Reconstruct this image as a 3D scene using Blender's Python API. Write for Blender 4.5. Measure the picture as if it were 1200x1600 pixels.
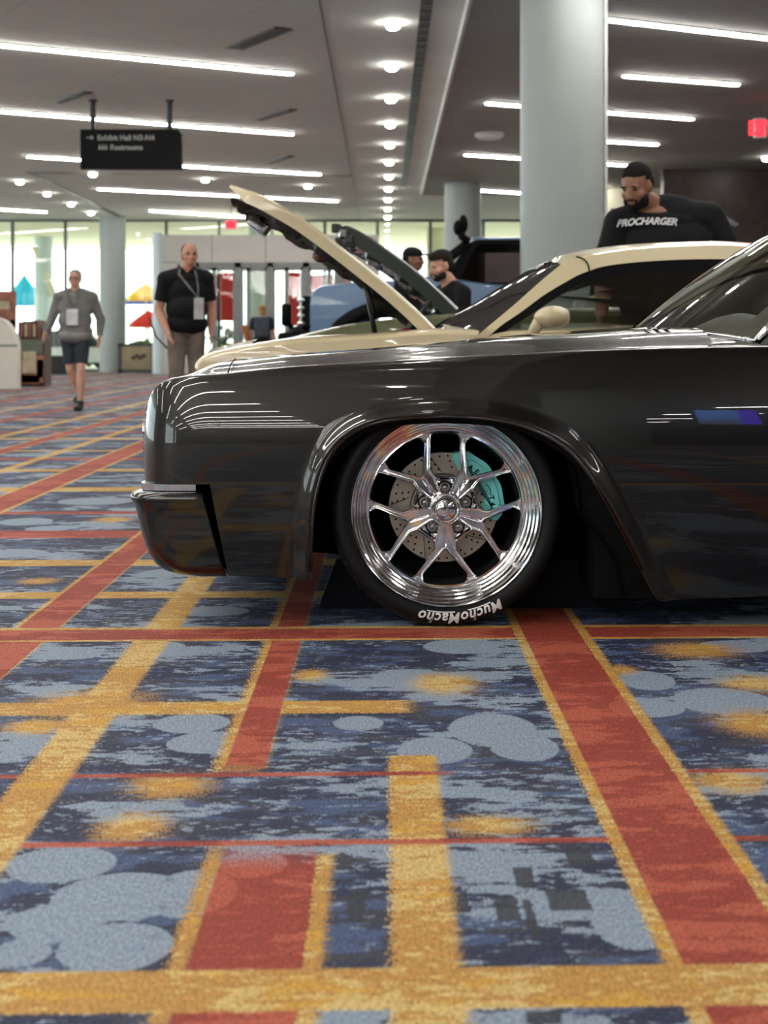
import bpy, bmesh, math, random
from math import sin, cos, pi, radians as R, atan2, sqrt
from mathutils import Vector, Matrix, noise, geometry
random.seed(7)
for o in list(bpy.data.objects): bpy.data.objects.remove(o)
scn = bpy.context.scene
COL = scn.collection

# ------------------------------------------------------------ camera, world, exposure
H = 0.807                      # camera height above the carpet
FPX = 2400.0                   # focal length in pixels of the 1200x1600 frame
cam_d = bpy.data.cameras.new('camera'); cam = bpy.data.objects.new('camera', cam_d); COL.objects.link(cam)
cam.location = (0, 0, H); cam.rotation_euler = (pi/2, 0, 0)
cam_d.sensor_fit = 'HORIZONTAL'; cam_d.sensor_width = 27.0; cam_d.lens = 54.0
cam_d.shift_y = -260/1200.0
cam_d.clip_start = 0.05; cam_d.clip_end = 400
cam_d.dof.use_dof = True; cam_d.dof.focus_distance = 4.36; cam_d.dof.aperture_fstop = 5.2
scn.camera = cam
vs = scn.view_settings
vs.view_transform = 'Standard'; vs.look = 'None'; vs.gamma = 1.0; vs.use_curve_mapping = False
vs.exposure = 0.93
w = bpy.data.worlds.new('daylight'); scn.world = w; w.use_nodes = True
nt = w.node_tree; nt.nodes.clear()
bg = nt.nodes.new('ShaderNodeBackground'); wo = nt.nodes.new('ShaderNodeOutputWorld')
bg.inputs[0].default_value = (0.86, 0.94, 1.0, 1); bg.inputs[1].default_value = 2.9
nt.links.new(bg.outputs[0], wo.inputs[0])
STRIP_E = 38.0; DOWN_E = 30.0

def P(u, v, D):                # pixel of the photograph at distance D -> point
    return Vector(((u-600)/FPX*D, D, H-(v-540)/FPX*D))

# ------------------------------------------------------------ node helper
class N:
    def __init__(s, nt, sock): s.nt = nt; s.s = sock
    def _b(s, op, o=None, c=None, clamp=False):
        n = s.nt.nodes.new('ShaderNodeMath'); n.operation = op; n.use_clamp = clamp
        for i, x in enumerate((s, o, c)):
            if x is None: continue
            if isinstance(x, N): s.nt.links.new(x.s, n.inputs[i])
            else: n.inputs[i].default_value = x
        return N(s.nt, n.outputs[0])
    def __add__(s, o): return s._b('ADD', o)
    def __radd__(s, o): return s._b('ADD', o)
    def __sub__(s, o): return s._b('SUBTRACT', o)
    def __rsub__(s, o): return s._b('MULTIPLY', -1.0)._b('ADD', o)
    def __mul__(s, o): return s._b('MULTIPLY', o)
    def __rmul__(s, o): return s._b('MULTIPLY', o)
    def __truediv__(s, o): return s._b('DIVIDE', o)
    def abs(s): return s._b('ABSOLUTE')
    def mod(s, o): return s._b('FLOORED_MODULO', o)
    def gt(s, o): return s._b('GREATER_THAN', o)
    def lt(s, o): return s._b('LESS_THAN', o)
    def max(s, o): return s._b('MAXIMUM', o)
    def min(s, o): return s._b('MINIMUM', o)
    def clamp(s): return s._b('ADD', 0.0, clamp=True)
    def sqrt(s): return s._b('SQRT')
    def step(s, a, b):          # smooth step from a to b
        n = s.nt.nodes.new('ShaderNodeMapRange'); n.interpolation_type = 'SMOOTHSTEP'
        s.nt.links.new(s.s, n.inputs[0]); n.inputs[1].default_value = a; n.inputs[2].default_value = b
        return N(s.nt, n.outputs[0])

def new_mat(name):
    m = bpy.data.materials.new(name); m.use_nodes = True
    nt = m.node_tree; b = nt.nodes['Principled BSDF']
    return m, nt, b
def setp(b, **k):
    names = dict(col='Base Color', rough='Roughness', metal='Metallic', coat='Coat Weight', coatr='Coat Roughness',
                 spec='Specular IOR Level', trans='Transmission Weight', ior='IOR', alpha='Alpha', sheen='Sheen Weight', sheenr='Sheen Roughness', ec='Emission Color', es='Emission Strength', sub='Subsurface Weight', aniso='Anisotropic')
    for kk, v in k.items():
        b.inputs[names[kk]].default_value = (*v, 1) if isinstance(v, tuple) else v
def srgb(r, g, b):
    f = lambda c: (c/255/12.92) if c/255 <= .04045 else ((c/255+.055)/1.055)**2.4
    return (f(r), f(g), f(b))
def coordN(nt, kind='Object'):
    tc = nt.nodes.new('ShaderNodeTexCoord'); sp = nt.nodes.new('ShaderNodeSeparateXYZ')
    nt.links.new(tc.outputs[kind], sp.inputs[0])
    return tc.outputs[kind], N(nt, sp.outputs[0]), N(nt, sp.outputs[1]), N(nt, sp.outputs[2])
def comb(nt, x, y, z=0.0):
    c = nt.nodes.new('ShaderNodeCombineXYZ')
    for i, v in enumerate((x, y, z)):
        if isinstance(v, N): nt.links.new(v.s, c.inputs[i])
        else: c.inputs[i].default_value = v
    return c.outputs[0]
def noiseN(nt, vec, scale, detail=2, rough=.5, dist=0.0):
    n = nt.nodes.new('ShaderNodeTexNoise'); n.inputs['Scale'].default_value = scale
    n.inputs['Detail'].default_value = detail; n.inputs['Roughness'].default_value = rough; n.inputs['Distortion'].default_value = dist
    nt.links.new(vec, n.inputs['Vector']); return N(nt, n.outputs[0])
def mixc(nt, f, a, b):
    m = nt.nodes.new('ShaderNodeMix'); m.data_type = 'RGBA'
    if isinstance(f, N): nt.links.new(f.s, m.inputs[0])
    else: m.inputs[0].default_value = f
    for i, c in ((6, a), (7, b)):
        if isinstance(c, tuple): m.inputs[i].default_value = (*c, 1)
        else: nt.links.new(c, m.inputs[i])
    return m.outputs[2]
def bumpN(nt, b, h, strength, dist):
    n = nt.nodes.new('ShaderNodeBump'); n.inputs['Strength'].default_value = strength; n.inputs['Distance'].default_value = dist
    nt.links.new(h.s, n.inputs['Height']); nt.links.new(n.outputs[0], b.inputs['Normal'])
def mat(name, col, rough=.5, metal=0.0, var=0.08, nscale=12.0, bump=0.0, **k):
    """plain material with a slight procedural variation"""
    m, nt, b = new_mat(name)
    setp(b, rough=rough, metal=metal, **k)
    v, x, y, z = coordN(nt)
    n = noiseN(nt, v, nscale, 3)
    dk = tuple(c*(1-var) for c in col); lt = tuple(min(1, c*(1+var)) for c in col)
    nt.links.new(mixc(nt, n.step(.35, .65), dk, lt), b.inputs['Base Color'])
    if bump: bumpN(nt, b, noiseN(nt, v, nscale*6, 3), .5, bump)
    return m
def glow(name, col, e):
    m = bpy.data.materials.new(name); m.use_nodes = True; nt = m.node_tree; nt.nodes.clear()
    em = nt.nodes.new('ShaderNodeEmission'); o = nt.nodes.new('ShaderNodeOutputMaterial')
    em.inputs[0].default_value = (*col, 1); em.inputs[1].default_value = e
    nt.links.new(em.outputs[0], o.inputs[0]); return m
def pane_mat(name, tint=(1, 1, 1), refl=.9):
    """thin architectural glass: tinted see-through with a mirror coat"""
    m = bpy.data.materials.new(name); m.use_nodes = True; nt = m.node_tree; nt.nodes.clear()
    t = nt.nodes.new('ShaderNodeBsdfTransparent'); g = nt.nodes.new('ShaderNodeBsdfGlossy'); mx = nt.nodes.new('ShaderNodeMixShader')
    f = nt.nodes.new('ShaderNodeFresnel'); f.inputs[0].default_value = 1.5
    o = nt.nodes.new('ShaderNodeOutputMaterial'); t.inputs[0].default_value = (*tint, 1); g.inputs['Roughness'].default_value = 0.0
    g.inputs[0].default_value = (refl, refl, refl, 1)
    nt.links.new(f.outputs[0], mx.inputs[0]); nt.links.new(t.outputs[0], mx.inputs[1]); nt.links.new(g.outputs[0], mx.inputs[2])
    nt.links.new(mx.outputs[0], o.inputs[0]); return m

# ------------------------------------------------------------ mesh helpers
def obj(name, bm, m, parent=None, smooth=False, normals=None, angle=None):
    me = bpy.data.meshes.new(name)
    if isinstance(bm, bmesh.types.BMesh):
        bm.normal_update(); bm.to_mesh(me); bm.free()
    else: me = bm
    me.materials.clear()
    for x in (m if isinstance(m, (list, tuple)) else [m]): me.materials.append(x)
    if smooth: me.polygons.foreach_set('use_smooth', [True]*len(me.polygons))
    if angle is not None: me.set_sharp_from_angle(angle=R(angle))
    if normals: me.normals_split_custom_set_from_vertices(normals)
    o = bpy.data.objects.new(name, me); COL.objects.link(o)
    if parent:
        o.parent = parent; o.matrix_parent_inverse = Matrix.Identity(4)
    return o
def thing(name, label, cat, loc=(0, 0, 0), rz=0.0, group=None):
    o = bpy.data.objects.new(name, None); COL.objects.link(o); o.empty_display_size = .2
    o.location = loc; o.rotation_euler = (0, 0, rz); o['label'] = label; o['category'] = cat
    if group: o['group'] = group
    return o
def tag(o, label, cat, group=None, kind=None):
    o['label'] = label; o['category'] = cat
    if group: o['group'] = group
    if kind: o['kind'] = kind
    return o
def struct(name, bm, m, **k):
    o = obj(name, bm, m, **k); o['kind'] = 'structure'; return o
def B(): return bmesh.new()
def box(bm, x0, x1, y0, y1, z0, z1, bev=0.0, M=None, mi=0):
    r = bmesh.ops.create_cube(bm, size=1.0)
    bmesh.ops.scale(bm, vec=(x1-x0, y1-y0, z1-z0), verts=r['verts'])
    bmesh.ops.translate(bm, vec=((x0+x1)/2, (y0+y1)/2, (z0+z1)/2), verts=r['verts'])
    vs_ = r['verts']; fs = list({f for v in vs_ for f in v.link_faces})
    if bev > 0:
        es = list({e for f in fs for e in f.edges})
        q = bmesh.ops.bevel(bm, geom=es, offset=bev, segments=2, affect='EDGES', profile=.5)
        vs_ = list({v for f in q['faces'] for v in f.verts} | set(v for v in vs_ if v.is_valid))
        fs = list({f for v in vs_ for f in v.link_faces})
    for f in fs: f.material_index = mi
    if M is not None: bmesh.ops.transform(bm, matrix=M, verts=vs_)
    return bm
def ring(bm, pts): return [bm.verts.new(p) for p in pts]
def bridge(bm, a, b, closed=True, mi=0):
    n = len(a); out = []
    for i in range(n if closed else n-1):
        j = (i+1) % n
        try:
            f = bm.faces.new((a[i], a[j], b[j], b[i])); f.material_index = mi; out.append(f)
        except ValueError: pass
    return out
def loft(bm, rings, closed=True, caps=True, mi=0):
    rs = [ring(bm, r) for r in rings]
    for a, b in zip(rs, rs[1:]): bridge(bm, a, b, closed, mi)
    if caps and closed:
        try: bm.faces.new(rs[0][::-1]).material_index = mi; bm.faces.new(rs[-1]).material_index = mi
        except ValueError: pass
    return rs
def frame(d):
    d = d.normalized(); up = Vector((0, 0, 1)) if abs(d.z) < .9 else Vector((1, 0, 0))
    a = d.cross(up).normalized(); return a, d.cross(a).normalized()
def tube(bm, pts, r, n=12, caps=True):
    pts = [Vector(p) for p in pts]; rs = []
    rr = r if isinstance(r, (list, tuple)) else [r]*len(pts)
    a = None
    for i, p in enumerate(pts):
        d = (pts[min(i+1, len(pts)-1)]-pts[max(i-1, 0)])
        if a is None: a, b = frame(d)
        else:
            b = d.normalized().cross(a).normalized(); a = b.cross(d.normalized()).normalized()
        b = d.normalized().cross(a).normalized()
        rs.append([p+rr[i]*(cos(2*pi*k/n)*a+sin(2*pi*k/n)*b) for k in range(n)])
    loft(bm, rs, True, caps); return bm
def lathe(bm, prof, n=48, M=None, closed_prof=False, phase=0.0):
    """prof: (r, h) revolved about Z"""
    rs = []
    for r, h in prof:
        rs.append(ring(bm, [(r*cos(2*pi*k/n+phase), r*sin(2*pi*k/n+phase), h) for k in range(n)]))
    for a, b in zip(rs, rs[1:]): bridge(bm, a, b)
    if closed_prof: bridge(bm, rs[-1], rs[0])
    else:
        if prof[0][0] > 1e-6 and prof[0][0] < 0.0: pass
    if M is not None: bmesh.ops.transform(bm, matrix=M, verts=[v for q in rs for v in q])
    return rs
def capend(bm, r, flip=False):
    try: bm.faces.new(r[::-1] if flip else r)
    except ValueError: pass
def ellipsoid(bm, c, r, n=24, M=None):
    q = bmesh.ops.create_uvsphere(bm, u_segments=n, v_segments=n//2, radius=1.0)
    T = Matrix.Translation(Vector(c)) @ (M if M is not None else Matrix.Identity(4)) @ Matrix.Diagonal((*r, 1))
    bmesh.ops.transform(bm, matrix=T, verts=q['verts']); return bm
def cone(bm, p0, p1, r0, r1, n=20, sx=1.0):
    p0 = Vector(p0); p1 = Vector(p1); a, b = frame(p1-p0)
    loft(bm, [[p+r*(cos(2*pi*k/n)*a+sin(2*pi*k/n)*b) for k in range(n)] for p, r in ((p0, r0), (p1, r1))]); return bm
def prism(bm, poly, y0, y1, mi=0):
    """poly of (x,z) extruded along y"""
    a = ring(bm, [(x, y0, z) for x, z in poly]); b = ring(bm, [(x, y1, z) for x, z in poly])
    bridge(bm, a, b, mi=mi)
    for q in (a[::-1], b):
        f = bm.faces.new(q); f.material_index = mi
    bmesh.ops.recalc_face_normals(bm, faces=bm.faces[:])
    return bm
def text_mesh(s, size=1.0, extrude=0.0, shear=0.0, offset=0.0, align='LEFT', spacing=1.0):
    c = bpy.data.curves.new('t', 'FONT'); c.body = s; c.size = size; c.extrude = extrude; c.shear = shear; c.offset = offset
    c.align_x = align; c.space_character = spacing; c.resolution_u = 4
    o = bpy.data.objects.new('t', c); COL.objects.link(o)
    dg = bpy.context.evaluated_depsgraph_get()
    me = bpy.data.meshes.new_from_object(o.evaluated_get(dg))
    bpy.data.objects.remove(o); bpy.data.curves.remove(c)
    bm = bmesh.new(); bm.from_mesh(me); bpy.data.meshes.remove(me); return bm
def interp(tab, x):
    if x <= tab[0][0]: return tab[0][1]
    for (a, b), (c, d) in zip(tab, tab[1:]):
        if x <= c:
            return b+(d-b)*(x-a)/(c-a)
    return tab[-1][1]
def smooth_interp(tab, x):     # Catmull-Rom through the table
    n = len(tab)
    if x <= tab[0][0]: return tab[0][1]
    if x >= tab[-1][0]: return tab[-1][1]
    for i in range(n-1):
        if x <= tab[i+1][0]:
            x1, y1 = tab[i]; x2, y2 = tab[i+1]
            x0, y0 = tab[max(i-1, 0)]; x3, y3 = tab[min(i+2, n-1)]
            m1 = (y2-y0)/(x2-x0) if x2 != x0 else 0; m2 = (y3-y1)/(x3-x1) if x3 != x1 else 0
            t = (x-x1)/(x2-x1); h = x2-x1
            return (2*t**3-3*t*t+1)*y1+(t**3-2*t*t+t)*h*m1+(-2*t**3+3*t*t)*y2+(t**3-t*t)*h*m2
# ------------------------------------------------------------ carpet material
def carpet():
    m, nt, b = new_mat('woven_carpet')
    setp(b, rough=.72, spec=.28)
    v, x, y, z = coordN(nt)
    # woven pile: every look-up wobbles by a tuft or two, so edges look stitched
    tuft = noiseN(nt, comb(nt, x*270.0, y*95.0), 1.0, 2)
    tuft2 = noiseN(nt, comb(nt, x*150.0, y*420.0), 1.0, 1)
    jit = (tuft-.5)*2.2
    jx = x + jit*.006
    yy = y - x*.03 + (tuft2-.5)*.006
    wob = noiseN(nt, comb(nt, x*9.0, y*9.0), 1.0, 3)
    # streaky blotch masks, running across the hall
    s1 = noiseN(nt, comb(nt, jx*6.0, yy*15.0), 1.0, 4, .6)
    s2 = noiseN(nt, comb(nt, jx*14.0+4.0, yy*34.0), 1.0, 4, .6)
    s3 = noiseN(nt, comb(nt, jx*2.2+9.0, yy*3.1), 1.0, 2)
    s4 = noiseN(nt, comb(nt, jx*4.0+31.0, yy*8.0), 1.0, 3)
    navy = srgb(42, 47, 74); deep = srgb(58, 60, 72); mid = srgb(74, 92, 128); pale = srgb(140, 155, 172)
    base = mixc(nt, s4.step(.47, .56), navy, deep)
    base = mixc(nt, ((s1+jit*.05+(s4-.5)*.5).step(.50, .56)*.85), base, mid)
    s5 = noiseN(nt, comb(nt, jx*38.0+2.0, yy*80.0), 1.0, 2, .6)
    spots = (s2*.5+s5*.5+(s3-.5)*.30+jit*.035).step(.555, .58)
    palem = ((s2*.45+s1*.55)+(s3-.5)*.85+jit*.03).step(.555, .575).max(spots)
    # discs
    def disc(cx, cy, rx, ry, soft=.05, burst=False):
        dx = (jx-cx)/rx; dy = (yy-cy)/ry
        d = (dx*dx+dy*dy).sqrt()
        if burst: return d + (tuft-.5)*3.2 + (s2-.5)*1.3
        return d + (wob-.5)*.12
    discs = None
    def G(u, vv):             # floor point seen at that pixel, in carpet coordinates
        Y = H*FPX/(vv-540); X = (u-600)/FPX*Y; return X, Y-X*.03
    for (u, vv, ru, rv) in ((95, 1350, 85, 30), (190, 1400, 110, 40), (300, 1395, 70, 40), (90, 1440, 80, 30), (180, 1480, 90, 42), (30, 1490, 50, 22), (395, 1350, 55, 22),
                            (770, 1140, 70, 28), (680, 1172, 60, 22), (820, 1168, 55, 22), (720, 1010, 60, 12), (1010, 1063, 45, 16), (1130, 1095, 80, 22), (1010, 1105, 60, 16),
                            (300, 1130, 60, 16), (330, 1160, 70, 18), (110, 1022, 50, 9), (1150, 1010, 60, 10), (640, 1060, 60, 16), (240, 1010, 50, 8), (980, 1440, 60, 45),
                            (60, 975, 40, 8), (330, 955, 60, 8), (40, 815, 42, 6), (75, 826, 36, 4), (150, 783, 60, 6), (1080, 990, 60, 5), (560, 1130, 40, 12)):
        X, Y = G(u, vv); sc = Y/FPX; X2, Y2 = G(u, vv+rv)
        d = disc(X, Y, ru*sc, abs(Y-Y2)); discs = d if discs is None else discs.min(d)
    # further discs scattered over the rest of the hall
    vo = nt.nodes.new('ShaderNodeTexVoronoi'); vo.inputs['Scale'].default_value = 3.6
    nt.links.new(comb(nt, jx, yy), vo.inputs['Vector'])
    vd = N(nt, vo.outputs['Distance'])
    far = (s3.step(.50, .53))*((1.0-vd.step(.36, .38)))*(yy.gt(4.6).max((jx.abs()).gt(1.0)))
    dm = (1.0-discs.step(.97, 1.0)).max(far)
    palem = palem.max(dm*(1.0-(s2+jit*.2).step(.66, .70)))
    base = mixc(nt, palem, base, pale)
    def rect(cx, cy, hx, hy): return (1.0-((jx-cx).abs()/hx).max((yy-cy).abs()/hy).step(.97, 1.03))
    rc_ = None
    for (u, vv, u2, v2) in ((770, 1400, 815, 1438), (850, 1390, 925, 1422), (800, 1355, 838, 1385), (815, 1405, 845, 1465), (880, 1325, 930, 1350), (545, 1390, 570, 1440), (700, 1395, 735, 1425), (820, 1580, 880, 1600)):
        a_ = G((u+u2)/2, (vv+v2)/2); b2 = G(u2, v2); c2 = G(u, vv); r_ = rect(a_[0], a_[1], abs(b2[0]-c2[0])/2, abs(b2[1]-c2[1])/2); rc_ = r_ if rc_ is None else rc_.max(r_)
    base = mixc(nt, rc_*.9, base, srgb(52, 54, 62))
    # yellow and red families
    yl = mixc(nt, (s2*.6+s5*.4+(s3-.5)*.5+jit*.05).step(.50, .54), srgb(190, 142, 72), srgb(212, 182, 116))
    yl = mixc(nt, s1.step(.56, .60), yl, srgb(204, 156, 62))
    rdn = mixc(nt, ((s1+(s3-.5)*.9+jit*.04).step(.52, .55)).max(dm*.8).max((s5*.5+s2*.5+jit*.03).step(.56, .58)*.7), srgb(152, 62, 48), srgb(182, 90, 68))
    # sunburst spots
    br = None
    for (u, vv, ru, rv) in ((695, 1068, 50, 16), (485, 1055, 26, 9), (1088, 1016, 64, 12), (1180, 1068, 55, 12), (1190, 1130, 70, 22), (1140, 1220, 60, 18), (972, 1047, 24, 7),
                            (265, 1228, 62, 20), (205, 1294, 55, 24), (760, 1290, 70, 16), (330, 1460, 45, 26), (60, 1135, 50, 12), (60, 908, 30, 5), (175, 812, 30, 4), (140, 1100, 90, 22)):
        X, Y = G(u, vv); sc = Y/FPX; X2, Y2 = G(u, vv+rv)
        d = disc(X, Y, ru*sc, abs(Y-Y2), burst=True); br = d if br is None else br.min(d)
    col = mixc(nt, 1.0-br.step(.8, 1.15), base, yl)
    dith = (tuft-.5)*1.6       # for fading ends
    def band(c, a, bb, e=.0015): return c.step(a-e, a+e)*(1.0-c.step(bb-e, bb+e))
    def win(c, a, bb, s):      # dithered window
        q = (c-a)/s; q2 = (bb-c)/s
        return (q.min(q2)+dith*.5+(s2-.5)).step(-.1, .25)
    L = []                      # (mask, colour) painted in order
    fy = jx*1.0; fx = yy*1.0
    fringe = (jit*.02)
    # crosswise bands far away first
    for a, bb, cc in ((8.55, 8.80, yl), (7.40, 7.52, rdn), (5.66, 5.82, yl), (4.93, 5.06, yl)):
        L.append((band(fx, a, bb)*((jx-.9).lt(0.0)), cc))
    per = (fx-9.6).mod(3.4)
    L.append((band(per, .3, .5)*fx.gt(9.5), yl)); L.append((band(per, 1.3, 1.5)*fx.gt(9.5), rdn)); L.append((band(per, 2.2, 2.32)*fx.gt(9.5), yl))
    # lengthwise bands
    L.append((band(fy+fringe, .0096, .1025)*(1.0-fx.step(3.02, 3.02+.01))*win(fx, 1.0, 3.25, .12), yl))
    L.append((band(fx+fringe, 3.375, 3.495)*(fy+dith*.10).lt(.06), yl))
    L.append((band(fx+fringe*.5, 2.486, 2.512), rdn))
    L.append((band(fx+fringe*.5, 2.884, 2.910)*((fy+dith*.12).lt(.12).max((fy-.45).gt(0.0))), rdn))
    L.append((band(fy+fringe, -.682, -.585)*win(fx, 2.2, 5.4, .15), yl))
    L.append((band(fy+fringe*1.4, -.325, -.226)*win(fx, 2.92, 6.6, .15), yl))
    L.append((band(fy, -.305, -.228)*win(fx, 2.93, 6.6, .2), rdn))
    L.append(((band(fy+fringe*1.2, -.281, -.254)*(1.0-(fx+dith*.05).step(2.40, 2.50)*.6)).max(band(fy+fringe, -.108, -.079)*(fx+dith*.06).lt(2.44))*(fx.lt(2.486)), yl))
    L.append((band(fy, -.256, -.106)*(fx.lt(2.49))*(1.0-(fx+dith*.09+s2*.1).step(2.42, 2.56)), rdn))
    L.append((band(fx, 6.48, 6.74)*((jx-.9).lt(0.0)), rdn))
    L.append((band(fy+fringe*.6, -1.06, -.925), yl)); L.append((band(fy, -1.045, -.93), rdn))
    L.append((band(fy, -2.07, -1.84)*fx.gt(5.0), yl)); L.append((band(fy, -2.045, -1.865)*fx.gt(5.0), rdn))
    L.append((band(fy, -2.50, -2.42)*fx.gt(5.0), yl))
    L.append((band(fy, -3.0, -2.84), yl)); L.append((band(fy, -2.98, -2.85), rdn)); L.append((band(fy, -3.45, -3.35), yl))
    for k in range(5):
        o = -4.0-2.6*k
        L.append((band(fy, o-.15, o), rdn)); L.append((band(fy, o-.75, o-.65), yl)); L.append((band(fy, o-1.6, o-1.4), rdn)); L.append((band(fy, o-2.1, o-2.02), yl))
    for k in range(4):
        o = 1.5+2.6*k
        L.append((band(fy, o-.15, o), rdn)); L.append((band(fy, o+.65, o+.75), yl)); L.append((band(fy, o+1.4, o+1.6), rdn))
    L.append((band(fx, 4.21, 4.42), yl)); L.append((band(fx, 4.235, 4.385), rdn))
    L.append((band(fy+fringe*.6, .366, .574), yl))
    L.append((band(fx+fringe*.5, 1.866, 1.992), yl))
    L.append((band(fy, .391, .548)*(fx.gt(1.992).max(fx.lt(1.866))), rdn))
    for mk, cc in L: col = mixc(nt, mk, col, cc)
    # tuft speckle
    sp = mixc(nt, tuft.step(.32, .68), (.60, .60, .60), (1.14, 1.14, 1.14))
    mm = nt.nodes.new('ShaderNodeMix'); mm.data_type = 'RGBA'; mm.blend_type = 'MULTIPLY'; mm.inputs[0].default_value = 1.0
    nt.links.new(col, mm.inputs[6]); nt.links.new(sp, mm.inputs[7])
    nt.links.new(mm.outputs[2], b.inputs['Base Color'])
    bumpN(nt, b, tuft+noiseN(nt, comb(nt, x*90.0, y*90.0), 1.0, 2)*1.0, .7, .004)
    return m
M_carpet = carpet()
# ------------------------------------------------------------ hall materials
def ceil_mat(name, c, ang, jx=1.25, jy=2.5, dark=.8):
    m, nt, b = new_mat(name); setp(b, rough=.85)
    v, x, y, z = coordN(nt)
    ca, sa = cos(ang), sin(ang)
    a = x*ca+y*sa; d = y*ca-x*sa
    l1 = (a.mod(jy)-.02).lt(0.0); l2 = (d.mod(jx)-.02).lt(0.0)
    n = noiseN(nt, v, .6, 2)
    base = mixc(nt, n.step(.3, .7), tuple(q*.94 for q in c), c)
    nt.links.new(mixc(nt, l1.max(l2), base, tuple(q*dark for q in c)), b.inputs['Base Color'])
    return m
STRIP_A = R(29.3)
M_ceil = ceil_mat('ceiling_panel_grey', srgb(214, 216, 206), STRIP_A)
M_ceil_mid = mat('ceiling_plaster_band', srgb(220, 222, 212), .8, var=.03, nscale=.7)
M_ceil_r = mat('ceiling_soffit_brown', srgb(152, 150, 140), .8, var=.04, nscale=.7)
M_white = mat('white_paint', srgb(200, 200, 196), .6, var=.03)
M_lgrey = mat('light_grey_panel', srgb(196, 190, 184), .55, var=.03, nscale=2)
M_col = mat('column_paint', srgb(150, 157, 153), .5, var=.02, nscale=2)
M_black = mat('black_plastic', (.012, .012, .013), .45)
M_blackm = mat('black_metal', (.015, .015, .016), .3, metal=.6)
M_dark = mat('dark_void', (.004, .004, .0045), .9)
M_steel = mat('door_frame_grey', srgb(120, 122, 120), .4, metal=.3)
M_mull = mat('mullion_grey', srgb(70, 72, 72), .4)
M_brown = mat('brown_wall_cladding', srgb(62, 48, 42), .35, var=.25, nscale=2.5)
M_glass = pane_mat('window_glass', (.90, .97, .93))
M_strip = glow('strip_light_diffuser', (1.0, .975, .93), STRIP_E)
M_down = glow('downlight_lens', (1.0, .96, .90), DOWN_E)
M_exit = glow('exit_sign_red', (1.0, .03, .05), 1.6)

# ------------------------------------------------------------ shell
X0, X1, Y0, Y1, ZC, ZR = -26.0, 14.0, -34.0, 48.0, 4.74, 4.60
bm = B(); box(bm, X0, X1, Y0, Y1, -.2, 0); struct('floor', bm, M_carpet)
def slab(name, x0, x1, y0, y1, z, m, t=.2):
    bm = B(); box(bm, x0, x1, y0, y1, z, z+t); return struct(name, bm, m)
slab('ceiling', X0, -.73, Y0, Y1, ZC, M_ceil)
slab('ceiling', -.73, .95, Y0, Y1, ZC, M_ceil_mid)
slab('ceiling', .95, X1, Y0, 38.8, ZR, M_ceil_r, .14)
slab('ceiling', .95, X1, 38.8, Y1, ZC, M_ceil_mid)
bm = B(); box(bm, .93, .97, Y0, 38.82, ZR-.02, ZC+.01); struct('trim_1', bm, M_white)
bm = B(); box(bm, -.745, -.725, Y0, Y1, ZC-.012, ZC+.01); struct('trim_2', bm, M_mull)
bm = B(); box(bm, -8.12, -7.98, 34.8, Y1, ZC-.01, ZC+.01); struct('trim_3', bm, M_mull)
T = Matrix.Translation((-8.0, 34.8, ZC)) @ Matrix.Rotation(R(6), 4, 'Z')
bm = B(); box(bm, -.1, 7.3, -.05, .05, -.03, .01, M=T); struct('trim_4', bm, M_ceil_r)
# solid walls
bm = B(); box(bm, X0-.2, X1+.2, Y0-.2, Y0, 0, 5.0); struct('wall_rear', bm, M_brown)
bm = B(); box(bm, X1, X1+.2, Y0, Y1, 0, 5.0); struct('wall_right', bm, M_brown)
bm = B(); box(bm, 6.0, X1, 33.0, 33.3, 0, ZR); struct('wall_back', bm, M_brown)
bm = B(); box(bm, X0-.2, X0, -14.0, 4.0, 0, 5.0); struct('wall_left', bm, M_lgrey)

# glass curtain wall at the back: posts, rails and one pane per bay
def curtain(n, axis, c, edges, zt=ZC, rails=(0.0,), depth=.12, mw=.09):
    f = B(); g = B()
    a, z = edges[0], edges[-1]
    for i, e in enumerate(edges):
        if axis == 'y': box(f, e-mw/2, e+mw/2, c-depth/2, c+depth/2, 0, zt)
        else: box(f, c-depth/2, c+depth/2, e-mw/2, e+mw/2, 0, zt)
    for h in rails:
        if axis == 'y': box(f, a, z, c-depth/2+.01, c+depth/2-.01, h, h+.07)
        else: box(f, c-depth/2+.01, c+depth/2-.01, a, z, h, h+.07)
    for e0, e1 in zip(edges, edges[1:]):
        if axis == 'y':
            q = ring(g, [(e0, c, 0), (e1, c, 0), (e1, c, zt), (e0, c, zt)])
        else:
            q = ring(g, [(c, e0, 0), (c, e1, 0), (c, e1, zt), (c, e0, zt)])
        g.faces.new(q)
    w_ = struct('window_%d' % n, f, M_mull); obj('pane', g, M_glass, w_)
curtain(1, 'y', 48.0, [-26, -24.6, -23, -21.4, -19.8, -18.2, -16.6, -14.95, -13.3, -11.6, -9.95, -8.3, -6.8, -5.15, -3.5, -1.85, -.2, 1.45, 3.1, 4.75, 6.4, 8.0], rails=(0.0, 4.67))
curtain(2, 'x', X0, [4.0+2.0*k for k in range(23)], rails=(0.0, 2.6, 4.67))
curtain(3, 'x', X0, [-34, -32, -30, -28, -26, -24.0, -22, -20, -18, -16, -14], rails=(0.0, 2.6, 4.67))

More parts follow.
